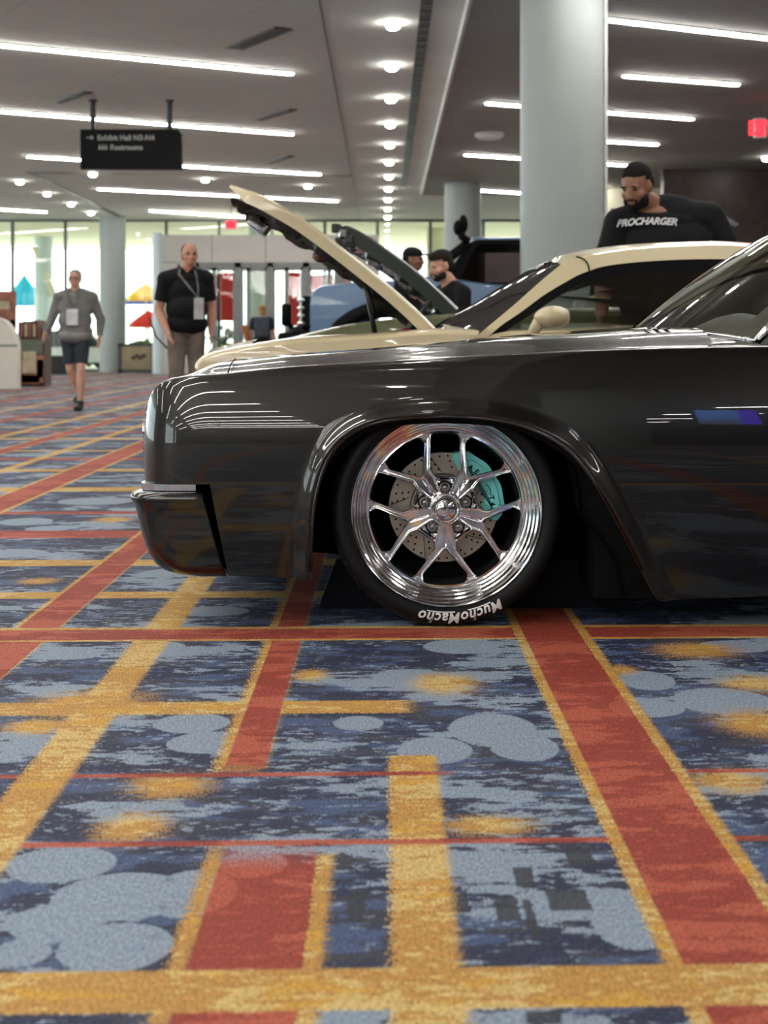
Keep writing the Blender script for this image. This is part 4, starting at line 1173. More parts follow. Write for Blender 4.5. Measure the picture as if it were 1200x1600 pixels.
for s in (-1, 1): box(bm, -.045, .01, -.005, 0, -.010, .010, M=Matrix.Translation((x+.048, -.08, z)) @ Matrix.Rotation(s*R(42), 4, 'Y'))
obj('arrow', bm, M_stxt, t)
for k in range(3):             # restroom pictograms
    p = P(157+5*k, 231.5, SD); bm = B(); box(bm, -.018, .018, -.085, -.08, -.035, .02); ellipsoid(bm, (0, -.082, .036), (.012, .003, .012), 12); bmesh.ops.translate(bm, vec=(p.x-c0.x, 0, p.z), verts=bm.verts[:]); obj('pictogram', bm, M_stxt, t)

# framed board at the glass
D = 45.5; a, b_ = P(184, 537, D), P(246, 581, D)
t = thing('framed_board', 'low framed tan board standing on the carpet at the foot of the far left column', 'board', ((a.x+b_.x)/2, D, 0)); hw = (b_.x-a.x)/2
bm = B(); box(bm, -hw, hw, 0, .08, 0, .10); box(bm, -hw, -hw+.12, 0, .08, 0, a.z); box(bm, hw-.18, hw, 0, .08, 0, a.z); box(bm, -hw, hw, 0, .08, a.z-.08, a.z); obj('frame', bm, M_mull, t)
bm = B(); box(bm, -hw+.1, hw-.16, .01, .06, .1, a.z-.08); obj('panel', bm, mat('tan_board', srgb(150, 134, 106), .7, var=.12, nscale=3), t)
bm = B()
for k in range(4): ellipsoid(bm, (-.12+.1*k, .0, .45+.05*(k % 2)), (.08, .012, .06), 10)
obj('dark_print', bm, mat('dark_print', srgb(70, 60, 50), .7), t)
# slim stanchion
D = 16.3; x = P(277, 0, D).x
t = thing('stanchion', 'slim black post standing just behind the man in the black polo shirt', 'stanchion', (P(279, 0, 42).x, 42, 0))
bm = B(); tube(bm, [(0, 0, .04), (0, 0, .75)], .05, 12); obj('post', bm, M_black, t, smooth=True)
bm = B(); lathe(bm, [(0, .05), (.05, .05), (.2, .02), (.21, 0), (0, 0)], 24); obj('base', bm, M_black, t, smooth=True)
# planter with white flowers outdoors
D = 49.4; p = P(347, 560, D)
t = thing('flower_planter', 'yellow green planter with white flowers beyond the left entrance door', 'planter', (p.x, D, -.03))
bm = B(); lathe(bm, [(.0, 0), (.16, 0), (.22, .85), (.20, .86), (.0, .80)], 24); obj('pot', bm, mat('lime_pot', srgb(190, 200, 60), .6), t, smooth=True)
bm = B()
for k in range(14): a = k*2.4; tube(bm, [(0, 0, .8), (.2*cos(a), .12*sin(a), 1.05+.03*(k % 4)), (.34*cos(a), .2*sin(a), 1.12+.05*(k % 3))], .025, 5)
obj('leaves', bm, M_green, t)
for k in range(7):
    a = k*.9; bm = B(); ellipsoid(bm, (.28*cos(a), .16*sin(a), 1.25+.08*(k % 3)), (.11, .11, .09), 12); obj('bloom', bm, M_white, t, smooth=True)

# welcome counter and merchandise tower at the left edge
D = 28.6
xr = P(27, 0, D).x; zt = P(0, 495, D).z
t = thing('counter', 'white rounded counter cut by the left edge of the frame', 'counter', (xr-1.0, D, 0))
bm = B(); pl_ = [(-1.2, 0), (1.0, 0), (1.0, zt*.55)]+[(1.0-.45*(1-cos(pi/2*k/10)), zt*.55+(zt*.45)*sin(pi/2*k/10)) for k in range(1, 11)]+[(-1.2, zt)]
prism(bm, pl_, 0, .28); obj('shell', bm, mat('counter_white', srgb(214, 206, 194), .5, var=.02), t)
bm = B(); box(bm, -1.2, 1.002, -.006, .0, zt*.60-.02, zt*.60+.02); obj('seam', bm, M_steel, t)
M_rust = mat('rust_print_card', srgb(150, 96, 78), .7, var=.3, nscale=4); M_tan = mat('tan_card', srgb(188, 172, 146), .7, var=.15, nscale=5); M_dg = mat('grey_green_card', srgb(104, 110, 96), .7, var=.1); M_db = mat('dark_brown_card', srgb(84, 66, 54), .7, var=.2)
D2 = 31.2; a = P(-20, 455, D2); b_ = P(24, 500, D2)
t = thing('header_board', 'rust coloured header board above the white counter at the left edge', 'display board', (b_.x, D2, 0))
bm = B(); box(bm, a.x-b_.x, 0, 0, .1, b_.z-.2, a.z); obj('board', bm, M_rust, t)
bm = B(); box(bm, a.x-b_.x, -.12, -.012, 0, b_.z+.22, a.z-.2); obj('tan_label', bm, M_tan, t)
for x in (-.06, a.x-b_.x+.06):
    bm = B(); box(bm, x-.05, x+.05, 0, .1, 0, b_.z); obj('post', bm, M_db, t)
D3 = 30.4; x0, x1 = P(28, 0, D3).x, P(70, 0, D3).x; zt = P(0, 500, D3).z
t = thing('merchandise_stand', 'rust, tan and grey green cardboard merchandise stand right of the white counter', 'display stand', ((x0+x1)/2, D3, 0)); hw = (x1-x0)/2
bm = B(); prism(bm, [(-hw, .06), (hw, .06), (hw, P(0, 530, D3).z), (hw*.55, zt), (-hw, zt*.97)], 0, .6); obj('carcass', bm, M_db, t)
bm = B(); box(bm, -hw, hw, .02, .58, 0, .06); obj('plinth', bm, M_black, t)
for (u0, u1, v0, v1, mm_) in ((29, 68, 562, 598, M_rust), (36, 57, 549, 583, M_tan), (28, 66, 531, 553, M_dg), (58, 69, 555, 590, M_rust), (30, 62, 586, 600, M_rust)):
    a = P(u0, v0, D3); b_ = P(u1, v1, D3); bm = B(); box(bm, a.x-(x0+x1)/2, b_.x-(x0+x1)/2, -.035 if mm_ is M_tan else -.02, .0, b_.z, a.z); obj('card_panel', bm, mm_, t)
for k in range(5):
    u = 33+6.5*k; a = P(u, 503+3*(k % 2), D3); b_ = P(u+3.5, 526, D3); bm = B(); box(bm, a.x-(x0+x1)/2, b_.x-(x0+x1)/2, -.06, -.0, b_.z, a.z, bev=.01); obj('product', bm, M_tan if k % 2 else M_rust, t)
# black plinth behind the walking man
D = 43; a = P(68, 556, D); b_ = P(112, 585, D)
bm = B(); box(bm, a.x, b_.x, D, D+.8, 0, a.z, bev=.03); tag(obj('black_plinth', bm, M_black), 'low black plinth on the carpet behind the walking man', 'plinth')

# right side: dark counter, monitor and pale slope behind the heavy man
D = 31.0; a = P(938, 357, D); b_ = P(962, 430, D)
t = thing('service_desk', 'dark service desk with pale top edge right of the big column', 'counter', (a.x, D, 0)); 
bm = B(); box(bm, -.8, 1.4, 0, .8, 0, a.z-.04); obj('front', bm, M_black, t)
bm = B(); box(bm, -.85, 1.45, -.05, .85, a.z-.04, a.z+.03); obj('top', bm, M_white, t)
D = 31.9; a = P(955, 326, D); b_ = P(1000, 353, D)
t = thing('wall_monitor', 'dark grey sign panel between the big column and the heavy man', 'sign', ((a.x+b_.x)/2, D, 0)); hw = (b_.x-a.x)/2
bm = B(); box(bm, -hw, hw, 0, .06, b_.z, a.z); obj('screen', bm, mat('dark_grey_screen', srgb(60, 58, 56), .5), t)
for x in (-.2, .2):
    bm = B(); tube(bm, [(x, .03, 0), (x, .03, b_.z)], .03, 8); obj('post', bm, M_mull, t)
bm = B(); a = P(938, 318, 37); prism(bm, [(a.x-.4, 0), (6.9, 0), (6.9, P(0, 262, 37).z), (P(988, 0, 37).x, P(0, 268, 37).z), (a.x-.4, P(0, 325, 37).z)], 37, 37.3); struct('wall_stair', bm, M_cream_out)
# wing shaped letters on the brown wall
t = thing('wall_emblem', 'slanted silver grey emblem on the dark brown wall right of the heavy man', 'wall emblem', (P(1133, 0, 32.95).x, 32.95, P(0, 347, 32.95).z))
bm = B(); prism(bm, [(-.28, .05), (-.08, .16), (.05, .10), (.30, -.05), (.22, -.10), (0, .0), (-.2, -.02)], -.05, .04); obj('wing', bm, mat('emblem_silver', srgb(150, 150, 158), .35, metal=.5), t)
bm = B(); prism(bm, [(-.24, -.02), (0, -.0), (.2, -.1), (.0, -.16), (-.2, -.10)], -.04, .04); obj('wing_shadow_plate', bm, M_mull, t)
# ------------------------------------------------------------ other vehicles
M_cream = mat('cream_car_paint', srgb(202, 187, 150), .38, var=.01, coat=.7)
M_dgreen = paint('dark_green_car_paint', (.014, .022, .014), metal=.3, rough=.35)
M_olive = mat('olive_green_car_paint', srgb(84, 88, 52), .35, var=.02, coat=.8)
M_blue = mat('grey_blue_truck_paint', srgb(100, 128, 160), .35, var=.02, coat=.8)
M_cglass2 = pane_mat('smoked_windshield', (.14, .11, .11), .28)
M_ctr = pane_mat('clear_car_glass', (.93, .98, .95), .12)
M_mesh_black = mat('satin_black_plastic', (.004, .004, .0045), .5, spec=.08)
def dens(pts, n):
    fx = [(i, p[0]) for i, p in enumerate(pts)]; fz = [(i, p[1]) for i, p in enumerate(pts)]
    return [(smooth_interp(fx, i*(len(pts)-1)/n), smooth_interp(fz, i*(len(pts)-1)/n)) for i in range(n+1)]
def shell(t, contour, zb, arches, y0, W, mt, opening=None, crown=.03, n=90, smooth_path=True, parts='body', lipr=.05):
    """sides with wheel openings, and a sheet wrapped over nose, top and tail. Local x along the car, y 0..W"""
    pts = dens(contour, n) if smooth_path else contour
    bot = []; x = pts[-1][0]; segs = []
    out = list(pts)
    cur = pts[-1][0]
    low = []
    low.append((pts[-1][0]-.02, zb))
    for cx, r in sorted(arches, key=lambda a: -a[0]):
        cz = r-.02
        a0 = math.asin((zb-cz)/r) if abs(zb-cz) < r else 0
        for k in range(25):
            a = a0+(pi-2*a0)*k/24; low.append((cx+r*cos(a), cz+r*sin(a)))
    low.append((pts[0][0]+.02, zb))
    outline = out+low
    zmax = max(p[1] for p in pts)
    def fn(x, z):
        h = max(0, min(1, (z-zb)/(zmax-zb))); return Vector((x, lipr*1.0*(h**4)+.05*(1-h)**2, z))
    bm, v = cdt_mesh(outline, .06, fn); obj(parts+'_side', bm, mt, t, smooth=True)
    bm, v = cdt_mesh(outline, .06, lambda x, z: (lambda p: Vector((p.x, W-p.y, p.z)))(fn(x, z)), flip=True); obj(parts+'_side', bm, mt, t, smooth=True)
    # wrapped sheet
    nr = []
    for i, (x, z) in enumerate(pts):
        a = pts[max(i-1, 0)]; b_ = pts[min(i+1, len(pts)-1)]; dx, dz = b_[0]-a[0], b_[1]-a[1]; l = sqrt(dx*dx+dz*dz); nr.append((-dz/l, dx/l))
    rows = [(0, 0), (.015, .012), (.04, .020), (.09, .026), (.16, .03)]
    def strip_(i0, i1, ys):
        bm = B(); q = []
        for i in range(i0, i1+1):
            x, z = pts[i]; e = fn(x, z).y; nx, nz = nr[i]
            q.append(ring(bm, [(x+nx*k, e+(y if y < W/2 else y-2*e), z+nz*k) for y, k in ys]))
        for a, b_ in zip(q, q[1:]): bridge(bm, a, b_, False)
        bmesh.ops.recalc_face_normals(bm, faces=bm.faces[:]); return bm
    full = rows+[(W*.3, .03+crown*.8), (W*.5, .03+crown), (W*.7, .03+crown*.8)]+[(W-y, k) for y, k in rows[::-1]]
    if opening:
        i0 = min(range(len(pts)), key=lambda i: abs(pts[i][0]-opening[0])+(9 if pts[i][1] < zb+.3 else 0)); i1 = min(range(len(pts)), key=lambda i: abs(pts[i][0]-opening[1])+(9 if pts[i][1] < zb+.3 else 0))
        obj(parts+'_nose', strip_(0, i0, full), mt, t, smooth=True); obj(parts+'_top', strip_(i1, len(pts)-1, full), mt, t, smooth=True)
        obj('fender_top', strip_(i0, i1, rows), mt, t, smooth=True); obj('fender_top', strip_(i0, i1, [(W-y, k) for y, k in rows[::-1]]), mt, t, smooth=True)
    else: obj(parts+'_top', strip_(0, len(pts)-1, full), mt, t, smooth=True)
    bm = B(); box(bm, pts[0][0]+.05, pts[-1][0]-.05, .10, W-.10, zb-.02, zb+.02); obj('underbody', bm, M_under, t)
def wheels(t, xs, W, r, mt=None):
    for x in xs:
        for y, s in ((.02, 1), (W-.02, -1)):
            Mx = Matrix.Translation((x, y, r)) @ Matrix.Rotation(-pi/2*s, 4, 'X')
            bm = B(); lathe(bm, [(r*.68, .03), (r*.72, -.0), (r*.92, -.008), (r*.985, .015), (r, .05), (r, .19), (r*.9, .22), (r*.5, .2)], 40, M=Mx); w_ = obj('tyre', bm, M_rubber, t, smooth=True)
            bm = B(); lathe(bm, [(r*.69, .02), (r*.64, .03), (r*.6, .06), (r*.5, .09), (r*.2, .04), (r*.1, .02), (0, .02)], 24, M=Mx)
            for k in range(5):
                a = 2*pi*k/5; loft(bm, [[Mx @ Vector((p*cos(a)-q*sin(a), p*sin(a)+q*cos(a), d)) for p, q in ((r*.1, -.03), (r*.66, -.02), (r*.66, .02), (r*.1, .03))] for d in (.012, .04)], True)
            obj('rim', bm, mt or M_alu, w_, smooth=True, angle=40)
def hoodpanel(t, pts, y0, y1, mt, thick, name='raised_hood', under=M_mesh_black, ribs=True, crown=.05):
    """pts: hinge-to-tip contour (x, z); panel spans y0..y1 in local coordinates"""
    n = 40; p = dens(pts, n); nr = []
    for i in range(n+1):
        a = p[max(i-1, 0)]; b_ = p[min(i+1, n)]; dx, dz = b_[0]-a[0], b_[1]-a[1]; l = sqrt(dx*dx+dz*dz); nr.append((dz/l, -dx/l))   # upper side
    if nr[n//2][1] < 0: nr = [(-a, -b_) for a, b_ in nr]
    W = y1-y0; bm = B(); q = []
    rows = [(0, -thick), (0, -.012), (.012, -.003), (.04, .006), (W*.15, .6*crown), (W*.3, .9*crown), (W*.5, crown), (W*.7, .9*crown), (W*.85, .6*crown), (W-.04, .006), (W-.012, -.003), (W, -.012), (W, -thick)]
    for i in range(n+1):
        tip = max(0, (i/n-.9)/.1)
        q.append(ring(bm, [(p[i][0]+nr[i][0]*k*(1-.8*tip*(abs(k) > .5*thick)), y0+y+(W/2-y)*.10*tip, p[i][1]+nr[i][1]*k*(1-.8*tip*(abs(k) > .5*thick))) for y, k in rows]))
    for a, b_ in zip(q, q[1:]): bridge(bm, a, b_, False)
    bmesh.ops.recalc_face_normals(bm, faces=bm.faces[:])
    h = obj(name, bm, mt, t, smooth=True, angle=50)
    bm = B(); q = []
    for i in range(1, n):
        row = []
        for j in range(13):
            y = .03+(W-.06)*j/12; k = -thick*.75-.012-(.016*(.5+.5*sin(i*.9+j*1.3))+.022*(1 if (i % 9 < 5 and j % 4 < 3) else 0))*min(1, j, 12-j)
            row.append((p[i][0]+nr[i][0]*k, y0+y, p[i][1]+nr[i][1]*k))
        q.append(ring(bm, row))
    for a, b_ in zip(q, q[1:]): bridge(bm, a, b_, False)
    obj('hood_underside', bm, under, h)
    return h, p, nr

# cream coupe -------------------------------------------------
CD = 7.3
cc = thing('cream_coupe', 'cream coupe with raised hood and smoked windshield parked behind the charcoal car', 'car', (0, CD, 0))
def L(u, v, D): p = P(u, v, D); return Vector((p.x, p.y-CD, p.z))
def l2(pts, D): return [(L(u, v, D).x, L(u, v, D).z) for u, v in pts]
cont = [(-.80, .20), (-.855, .34), (-.875, .50), (-.878, .62), (-.872, .675)]+l2([(309, 573), (321, 562), (360, 552), (462, 536), (575, 530), (680, 522), (745, 523), (800, 522), (975, 519), (1150, 516)], CD)+[(2.4, .90), (3.0, .93), (3.35, .90), (3.48, .80), (3.50, .55), (3.42, .25)]
shell(cc, cont, .17, [(-.10, .37), (2.55, .38)], 0, 1.9, M_cream, opening=(-.62, .30), crown=.03)
wheels(cc, [-.10, 2.55], 1.9, .34)
bm = B(); box(bm, -.62, .26, .16, 1.74, .30, .60); obj('engine_bay', bm, M_under, cc)
bm = B(); box(bm, -.35, .10, .6, 1.3, .6, .76, bev=.03); obj('engine_cover', bm, M_mesh_black, cc)
bm = B(); ellipsoid(bm, L(636, 520, 8.0), (.035, .08, .03)); box(bm, L(618, 0, 8).x, L(650, 0, 8).x, .62, .80, L(0, 526, 8).z-.05, L(0, 516, 8).z, bev=.015); obj('red_engine_fitting', bm, mat('red_plastic', srgb(196, 50, 56), .4), cc, smooth=True)
hp_ = [(L(u, v, 7.5).x, L(u, v, 7.5).z) for u, v in ((680, 514), (650, 484), (612, 450), (556, 405), (500, 362), (462, 336), (406, 305), (357, 286))]
h, p_, nr_ = hoodpanel(cc, hp_, .2, 1.70, M_cream, .062, crown=.015)
for y in (.28, 1.62):
    bm = B(); a = p_[15]; tube(bm, [(a[0]-.02, y, a[1]-.08), (L(588, 0, 7.5).x, y, L(0, 535, 7.5).z)], .011, 8); tube(bm, [(a[0]-.02, y, a[1]-.08), ((a[0]+L(588, 0, 7.5).x)/2, y, (a[1]-.08+L(0, 535, 7.5).z)/2)], .017, 8); obj('hood_strut', bm, M_black, cc, smooth=True)
bm = B(); a = p_[38]; box(bm, -.06, .06, -.05, .05, -.05, .02, bev=.01, M=Matrix.Translation((a[0]+.05, .9, a[1]-.12)) @ Matrix.Rotation(R(40), 4, 'Y')); obj('hood_latch', bm, M_chrome, cc)
bm = B(); ellipsoid(bm, L(503, 400, 7.75), (.05, .08, .035)); obj('red_hood_fitting', bm, mat('dark_red_plastic', srgb(90, 40, 44), .5), cc, smooth=True)
# greenhouse
def Dg(v): return CD+.03+.34*max(0, (517-v))/130
def Lg(u, v, off=0): return L(u, v, Dg(v)+off)
outc = dens([(738, 531), (770, 504), (800, 479), (835, 448), (868, 420), (886, 408), (925, 398), (1000, 389), (1085, 385), (1160, 385), (1260, 396), (1360, 424), (1450, 466), (1520, 512)], 70)
inc = dens([(758, 531), (784, 508), (815, 487), (850, 461), (885, 440), (908, 428), (945, 416), (1003, 409), (1085, 405), (1160, 406), (1230, 414), (1290, 434), (1335, 470), (1362, 517)], 70)
gl = dens([(790, 519), (800, 511), (826, 494), (858, 473), (890, 453), (918, 440), (950, 431), (1005, 426), (1085, 423), (1160, 424), (1222, 430), (1275, 446), (1312, 475), (1330, 517)], 70)
def mir(p): return Vector((p.x, 1.9-p.y, p.z))
for f_ in (lambda p: p, mir):
    bm = B(); a = ring(bm, [f_(Lg(*p)) for p in outc]); b_ = ring(bm, [f_(Lg(*p)) for p in inc]); bridge(bm, a, b_, False); obj('roof_rail', bm, M_cream, cc, smooth=True)
    gg = gl if f_ is not mir else [(g0[0]*.3+g1[0]*.7, g0[1]*.2+g1[1]*.8) for g0, g1 in zip(gl, inc)]
    bm = B(); a = ring(bm, [f_(Lg(*p)+Vector((0, .002, 0))) for p in inc]); b_ = ring(bm, [f_(Lg(*p)+Vector((0, .022, 0))) for p in gg]); bridge(bm, a, b_, False); obj('window_frame', bm, M_mesh_black, cc, smooth=True)
    bm = B(); a = ring(bm, [f_(Lg(*p)+Vector((0, .020, 0))) for p in gg]); bm.faces.new(a); obj('side_window', bm, M_ctr, cc)
bm = B(); tube(bm, [Lg(760, 529)+Vector((0, -.004, 0)), Lg(752, 533)+Vector((0, -.004, 0)), Lg(747, 545)+Vector((0, -.006, 0)), Lg(745, 600)+Vector((0, -.012, 0))], .004, 6); obj('door_seam', bm, M_under, cc)
bm = B(); tube(bm, [Lg(*p)+Vector((0, -.003, 0)) for p in dens([(921, 427), (919, 414), (912, 405), (900, 401)], 8)], .004, 6); obj('roof_seam', bm, M_under, cc)
# roof sheet between the two rails
bm = B(); q = []
for i in range(24, 71):
    a = Lg(*outc[i]); b_ = mir(a); q.append(ring(bm, [a.lerp(b_, s)+Vector((0, 0, .045*(1-(2*s-1)**4)*(1 if i > 26 else .6))) for s in [k/16 for k in range(17)]]))
for a, b_ in zip(q, q[1:]): bridge(bm, a, b_, False)
obj('roof', bm, M_cream, cc, smooth=True)
bm = B(); q = []
for i in range(27, 62):
    a = Lg(*outc[i])+Vector((0, .03, -.035)); b_ = mir(a); q.append(ring(bm, [a.lerp(b_, s_)+Vector((0, 0, .035*(1-(2*s_-1)**4))) for s_ in [k/8 for k in range(9)]]))
for a, b_ in zip(q, q[1:]): bridge(bm, a, b_, False)
obj('headliner', bm, M_under, cc, smooth=True)
# rear deck window is part of the sheet; front glass
nb, ntp = Lg(*outc[0]), Lg(*outc[24])
bm = B(); q = []
for i in range(0, 25):
    a = Lg(*outc[i]); b_ = mir(a); bow = .17*(1-i/24)+.02
    q.append(ring(bm, [a.lerp(b_, s)+Vector((-bow*(1-(2*s-1)**2), 0, (.055*(1-i/24)+.045*i/24)*(1-(2*s-1)**2))) for s in [k/20 for k in range(21)]]))
for a, b_ in zip(q, q[1:]): bridge(bm, a, b_, False)
obj('windshield', bm, M_cglass2, cc, smooth=True)
# white price lettering at the top corner of the windshield
bm = text_mesh('GTO', size=.085, offset=.002)
for v in bm.verts:
    x, y = v.co.x, v.co.y; s = .10+x/1.45; i_ = 22.6-(.085-y)*24*1.3; k = int(i_); f_ = i_-k
    a = Lg(*outc[k]).lerp(Lg(*outc[k+1]), f_); b_ = mir(a); bow = .17*(1-i_/24)+.02
    v.co = a.lerp(b_, .42-s*.9)+Vector((-bow*(1-(2*(.42-s*.9)-1)**2)-.004, 0, (.055*(1-i_/24)+.045*i_/24)*(1-(2*(.42-s*.9)-1)**2)+.004))
obj('windshield_lettering', bm, M_letter, cc)
bm = B(); box(bm, .45, 1.0, .25, 1.65, .62, .86, bev=.04); obj('dashboard', bm, M_mesh_black, cc)
for y in (.5, 1.4):
    bm = B(); box(bm, 1.65, 1.82, y-.24, y+.24, .3, .90, bev=.05); box(bm, 1.2, 1.7, y-.24, y+.24, .3, .48, bev=.05); obj('seat', bm, M_mesh_black, cc, smooth=True)
bm = B(); box(bm, .3, 3.2, .15, 1.75, .3, .34); obj('cabin_floor', bm, M_under, cc)
bm = B(); mc = L(863, 495, 7.12)
ellipsoid(bm, mc, (.086, .075, .052), 32)
for v in bm.verts:
    if v.co.x < mc.x: v.co.z = mc.z+(v.co.z-mc.z)*(1-.25*((mc.x-v.co.x)/.086)**2)
    else: v.co.x = mc.x+min(.078, (v.co.x-mc.x)*1.05)
mr = obj('door_mirror', bm, M_cream, cc, smooth=True)
bm = B(); tube(bm, [L(842, 504, 7.13), L(834, 518, 7.2), L(830, 530, 7.32)], [.030, .026, .034], 12); obj('mirror_stalk', bm, M_cream, mr, smooth=True)

# open dark green car with raised hood --------------------------
GD = 10.3
gc = thing('green_car', 'olive green car with raised dark hood parked behind the cream coupe', 'car', (0, GD, 0))
def LG(u, v, D): p = P(u, v, D); return Vector((p.x, p.y-GD, p.z))
cont = [(-1.1, .25), (-1.2, .4), (-1.18, .6), (-1.0, .72)]+[(LG(u, v, GD).x, LG(u, v, GD).z) for u, v in ((420, 545), (480, 527), (540, 514), (600, 506), (680, 498), (760, 491), (860, 487), (960, 486), (1080, 486))]+[(2.9, 1.0), (3.3, .9), (3.4, .6), (3.3, .3)]
shell(gc, cont, .2, [(-.35, .38), (2.45, .38)], 0, 1.75, M_olive, opening=(-.6, .42), crown=.02)
wheels(gc, [-.35, 2.45], 1.75, .34)
bm = B(); box(bm, -.6, .42, .16, 1.6, .3, .72); obj('engine_bay', bm, M_under, gc)
hp_ = [(LG(u, v, 10.5).x, LG(u, v, 10.5).z) for u, v in ((716, 482), (690, 458), (652, 424), (610, 393), (582, 374), (552, 357), (532, 351), (518, 352))]
hoodpanel(gc, hp_, .2, 1.5, M_dgreen, .10, under=M_dgreen, crown=.02)
for k, (u, v) in enumerate(((525, 357), (536, 366), (545, 375))):
    bm = B(); box(bm, -.03, .03, -.05, .05, -.03, .03, bev=.01, M=Matrix.Translation(LG(u, v, 10.46))); obj('grille_bracket', bm, M_chrome if k == 1 else M_black, gc)
bm = B(); tube(bm, [LG(660, 478, 10.5), LG(672, 470, 10.5), LG(650, 500, 10.5)], .015, 8); obj('hood_hinge', bm, M_black, gc)
bm = B(); a = LG(722, 492, 10.4); w0 = [(a.x+.0, .15, a.z), (a.x+.0, 1.6, a.z), (a.x+.22, 1.5, a.z+.10), (a.x+.22, .25, a.z+.10)]; bm.faces.new(ring(bm, w0)); obj('wind_deflector', bm, M_cglass2, gc)
bm = B(); box(bm, 1.05, 2.6, .2, 1.55, .98, 1.0); obj('tonneau', bm, M_under, gc)
for y in (.5, 1.25):
    bm = B(); a = LG(927, 470, 10.9); box(bm, a.x-.06, a.x+.07, y-.15, y+.15, .95, 1.16, bev=.05); obj('headrest', bm, mat('pale_grey_leather', srgb(150, 148, 140), .5) if y < 1 else bpy.data.materials['pale_grey_leather'], gc, smooth=True)

# blue pickup -------------------------------------------------
TD = 16.45
tk = thing('blue_pickup', 'grey blue pickup truck with black flares parked behind the raised hoods', 'pickup truck', (0, TD, 0))
def LT(u, v, D=TD): p = P(u, v, D); return Vector((p.x, p.y-TD, p.z))
cont = [(-.74, .78)]+[(LT(u, v).x, LT(u, v).z) for u, v in ((486, 512), (486, 485), (487, 465), (493, 455), (508, 449), (560, 444.5), (630, 440), (690, 436), (760, 446), (830, 448), (1000, 448), (1180, 448))]+[(4.12, 1.42), (4.14, 1.1), (4.08, .78)]
shell(tk, cont, .76, [(.05, .58), (3.1, .56)], 0, 1.95, M_blue, crown=.03, n=110)
wheels(tk, [.05, 3.1], 1.95, .50, M_blackm)
for cx in (.05, 3.1):
    for y, s in ((-.05, 1), (2.0, -1)):
        bm = B(); q = []
        for r, d in ((.59, .02), (.60, -.03), (.70, -.02), (.74, .05)):
            q.append(ring(bm, [(cx+r*cos(R(5+170*k/24))*1.08, y+d*s, .55+r*sin(R(5+170*k/24))) for k in range(25)]))
        for a, b_ in zip(q, q[1:]): bridge(bm, a, b_, False)
        obj('fender_flare', bm, M_mesh_black, tk, smooth=True)
a = LT(478, 490)
bm = B(); box(bm, a.x-.05, LT(486, 0).x+.03, .03, 1.92, LT(0, 514).z, LT(0, 462).z, bev=.03); g_ = obj('grille', bm, M_mesh_black, tk)
for k in range(4):
    bm = B(); ellipsoid(bm, (a.x-.05, .06, LT(0, 469+12*k).z), (.05, .07, .03), 16); obj('headlamp_lens', bm, M_chrome, g_, smooth=True)
for k in range(4):
    bm = B(); ellipsoid(bm, (a.x-.05, 1.88, LT(0, 469+12*k).z), (.05, .07, .03), 16); obj('headlamp_lens', bm, M_chrome, g_, smooth=True)
bm = B(); tube(bm, [(LT(488, 0).x, .1, LT(0, 522).z), (LT(465, 0).x, .2, LT(0, 515).z), (LT(448, 0).x, .5, LT(0, 520).z), (LT(441, 0).x, .9, LT(0, 530).z), (LT(448, 0).x, 1.4, LT(0, 520).z), (LT(488, 0).x, 1.85, LT(0, 522).z)], .045, 10)
box(bm, -1.15, -.76, .1, 1.85, .70, .95, bev=.04); obj('steel_bumper', bm, M_mesh_black, tk, smooth=True, angle=40)
bm = B(); a = LT(447, 487, 16.8); box(bm, a.x-.05, a.x+.05, .3, .52, a.z-.16, a.z+.09, bev=.03); tube(bm, [(a.x, .4, a.z-.1), (a.x+.10, .4, LT(0, 520).z)], .03, 8); obj('bumper_lamp', bm, M_mesh_black, tk, smooth=True)
cabz = LT(0, 372).z
sidep = [LT(692, 437), LT(738, 376), LT(748, 372.5), LT(910, 372.5), LT(922, 380), LT(926, 448)]
for y, s in ((.10, 1), (1.85, -1)):
    bm = B(); q = [Vector((p.x, y+s*.09*(p.z-1.43)/.5, p.z)) for p in sidep]
    inner = [LT(712, 446), LT(746, 383), LT(752, 379), LT(895, 379), LT(902, 386), LT(904, 446)]
    q2 = [Vector((p.x, y+s*.09*(p.z-1.43)/.5, p.z)) for p in inner]
    a = ring(bm, q); b_ = ring(bm, q2); bridge(bm, a, b_, True); obj('cab_frame', bm, M_mesh_black, tk)
    bm = B(); bm.faces.new(ring(bm, [p+Vector((0, s*.02, 0)) for p in q2])); obj('side_window', bm, M_cglass2, tk)
bm = B(); r0 = [(sidep[2].x-.04, .20, cabz-.02), (sidep[3].x+.06, .20, cabz-.02)]
loft(bm, [[(x, y, z) for y, z in ((.19, cabz-.03), (.20, cabz+.015), (.28, cabz+.035), (.97, cabz+.06), (1.67, cabz+.035), (1.75, cabz+.015), (1.76, cabz-.03))] for x in (sidep[2].x-.05, sidep[3].x+.05)], True); obj('cab_roof', bm, M_blue, tk, smooth=True, angle=30)
bm = B(); bm.faces.new(ring(bm, [(sidep[0].x, .12, sidep[0].z), (sidep[0].x, 1.83, sidep[0].z), (sidep[2].x-.04, 1.74, cabz-.03), (sidep[2].x-.04, .21, cabz-.03)])); obj('windshield', bm, M_cglass2, tk)
bm = B(); bm.faces.new(ring(bm, [(sidep[5].x, .12, 1.4), (sidep[5].x, 1.83, 1.4), (sidep[4].x, 1.74, cabz-.03), (sidep[4].x, .21, cabz-.03)])); obj('rear_window', bm, M_cglass2, tk)
bm = B(); box(bm, .95, 2.15, .2, 1.75, .8, 1.4); obj('cab_interior', bm, M_under, tk)
bm = B(); tube(bm, [LT(692, 440)+Vector((0, .02, 0)), LT(703, 402)+Vector((0, .02, 0)), LT(733, 378)+Vector((0, .02, 0))], [.05, .06, .05], 10); tube(bm, [LT(733, 378), LT(722, 370), LT(720, 352)], .045, 10)
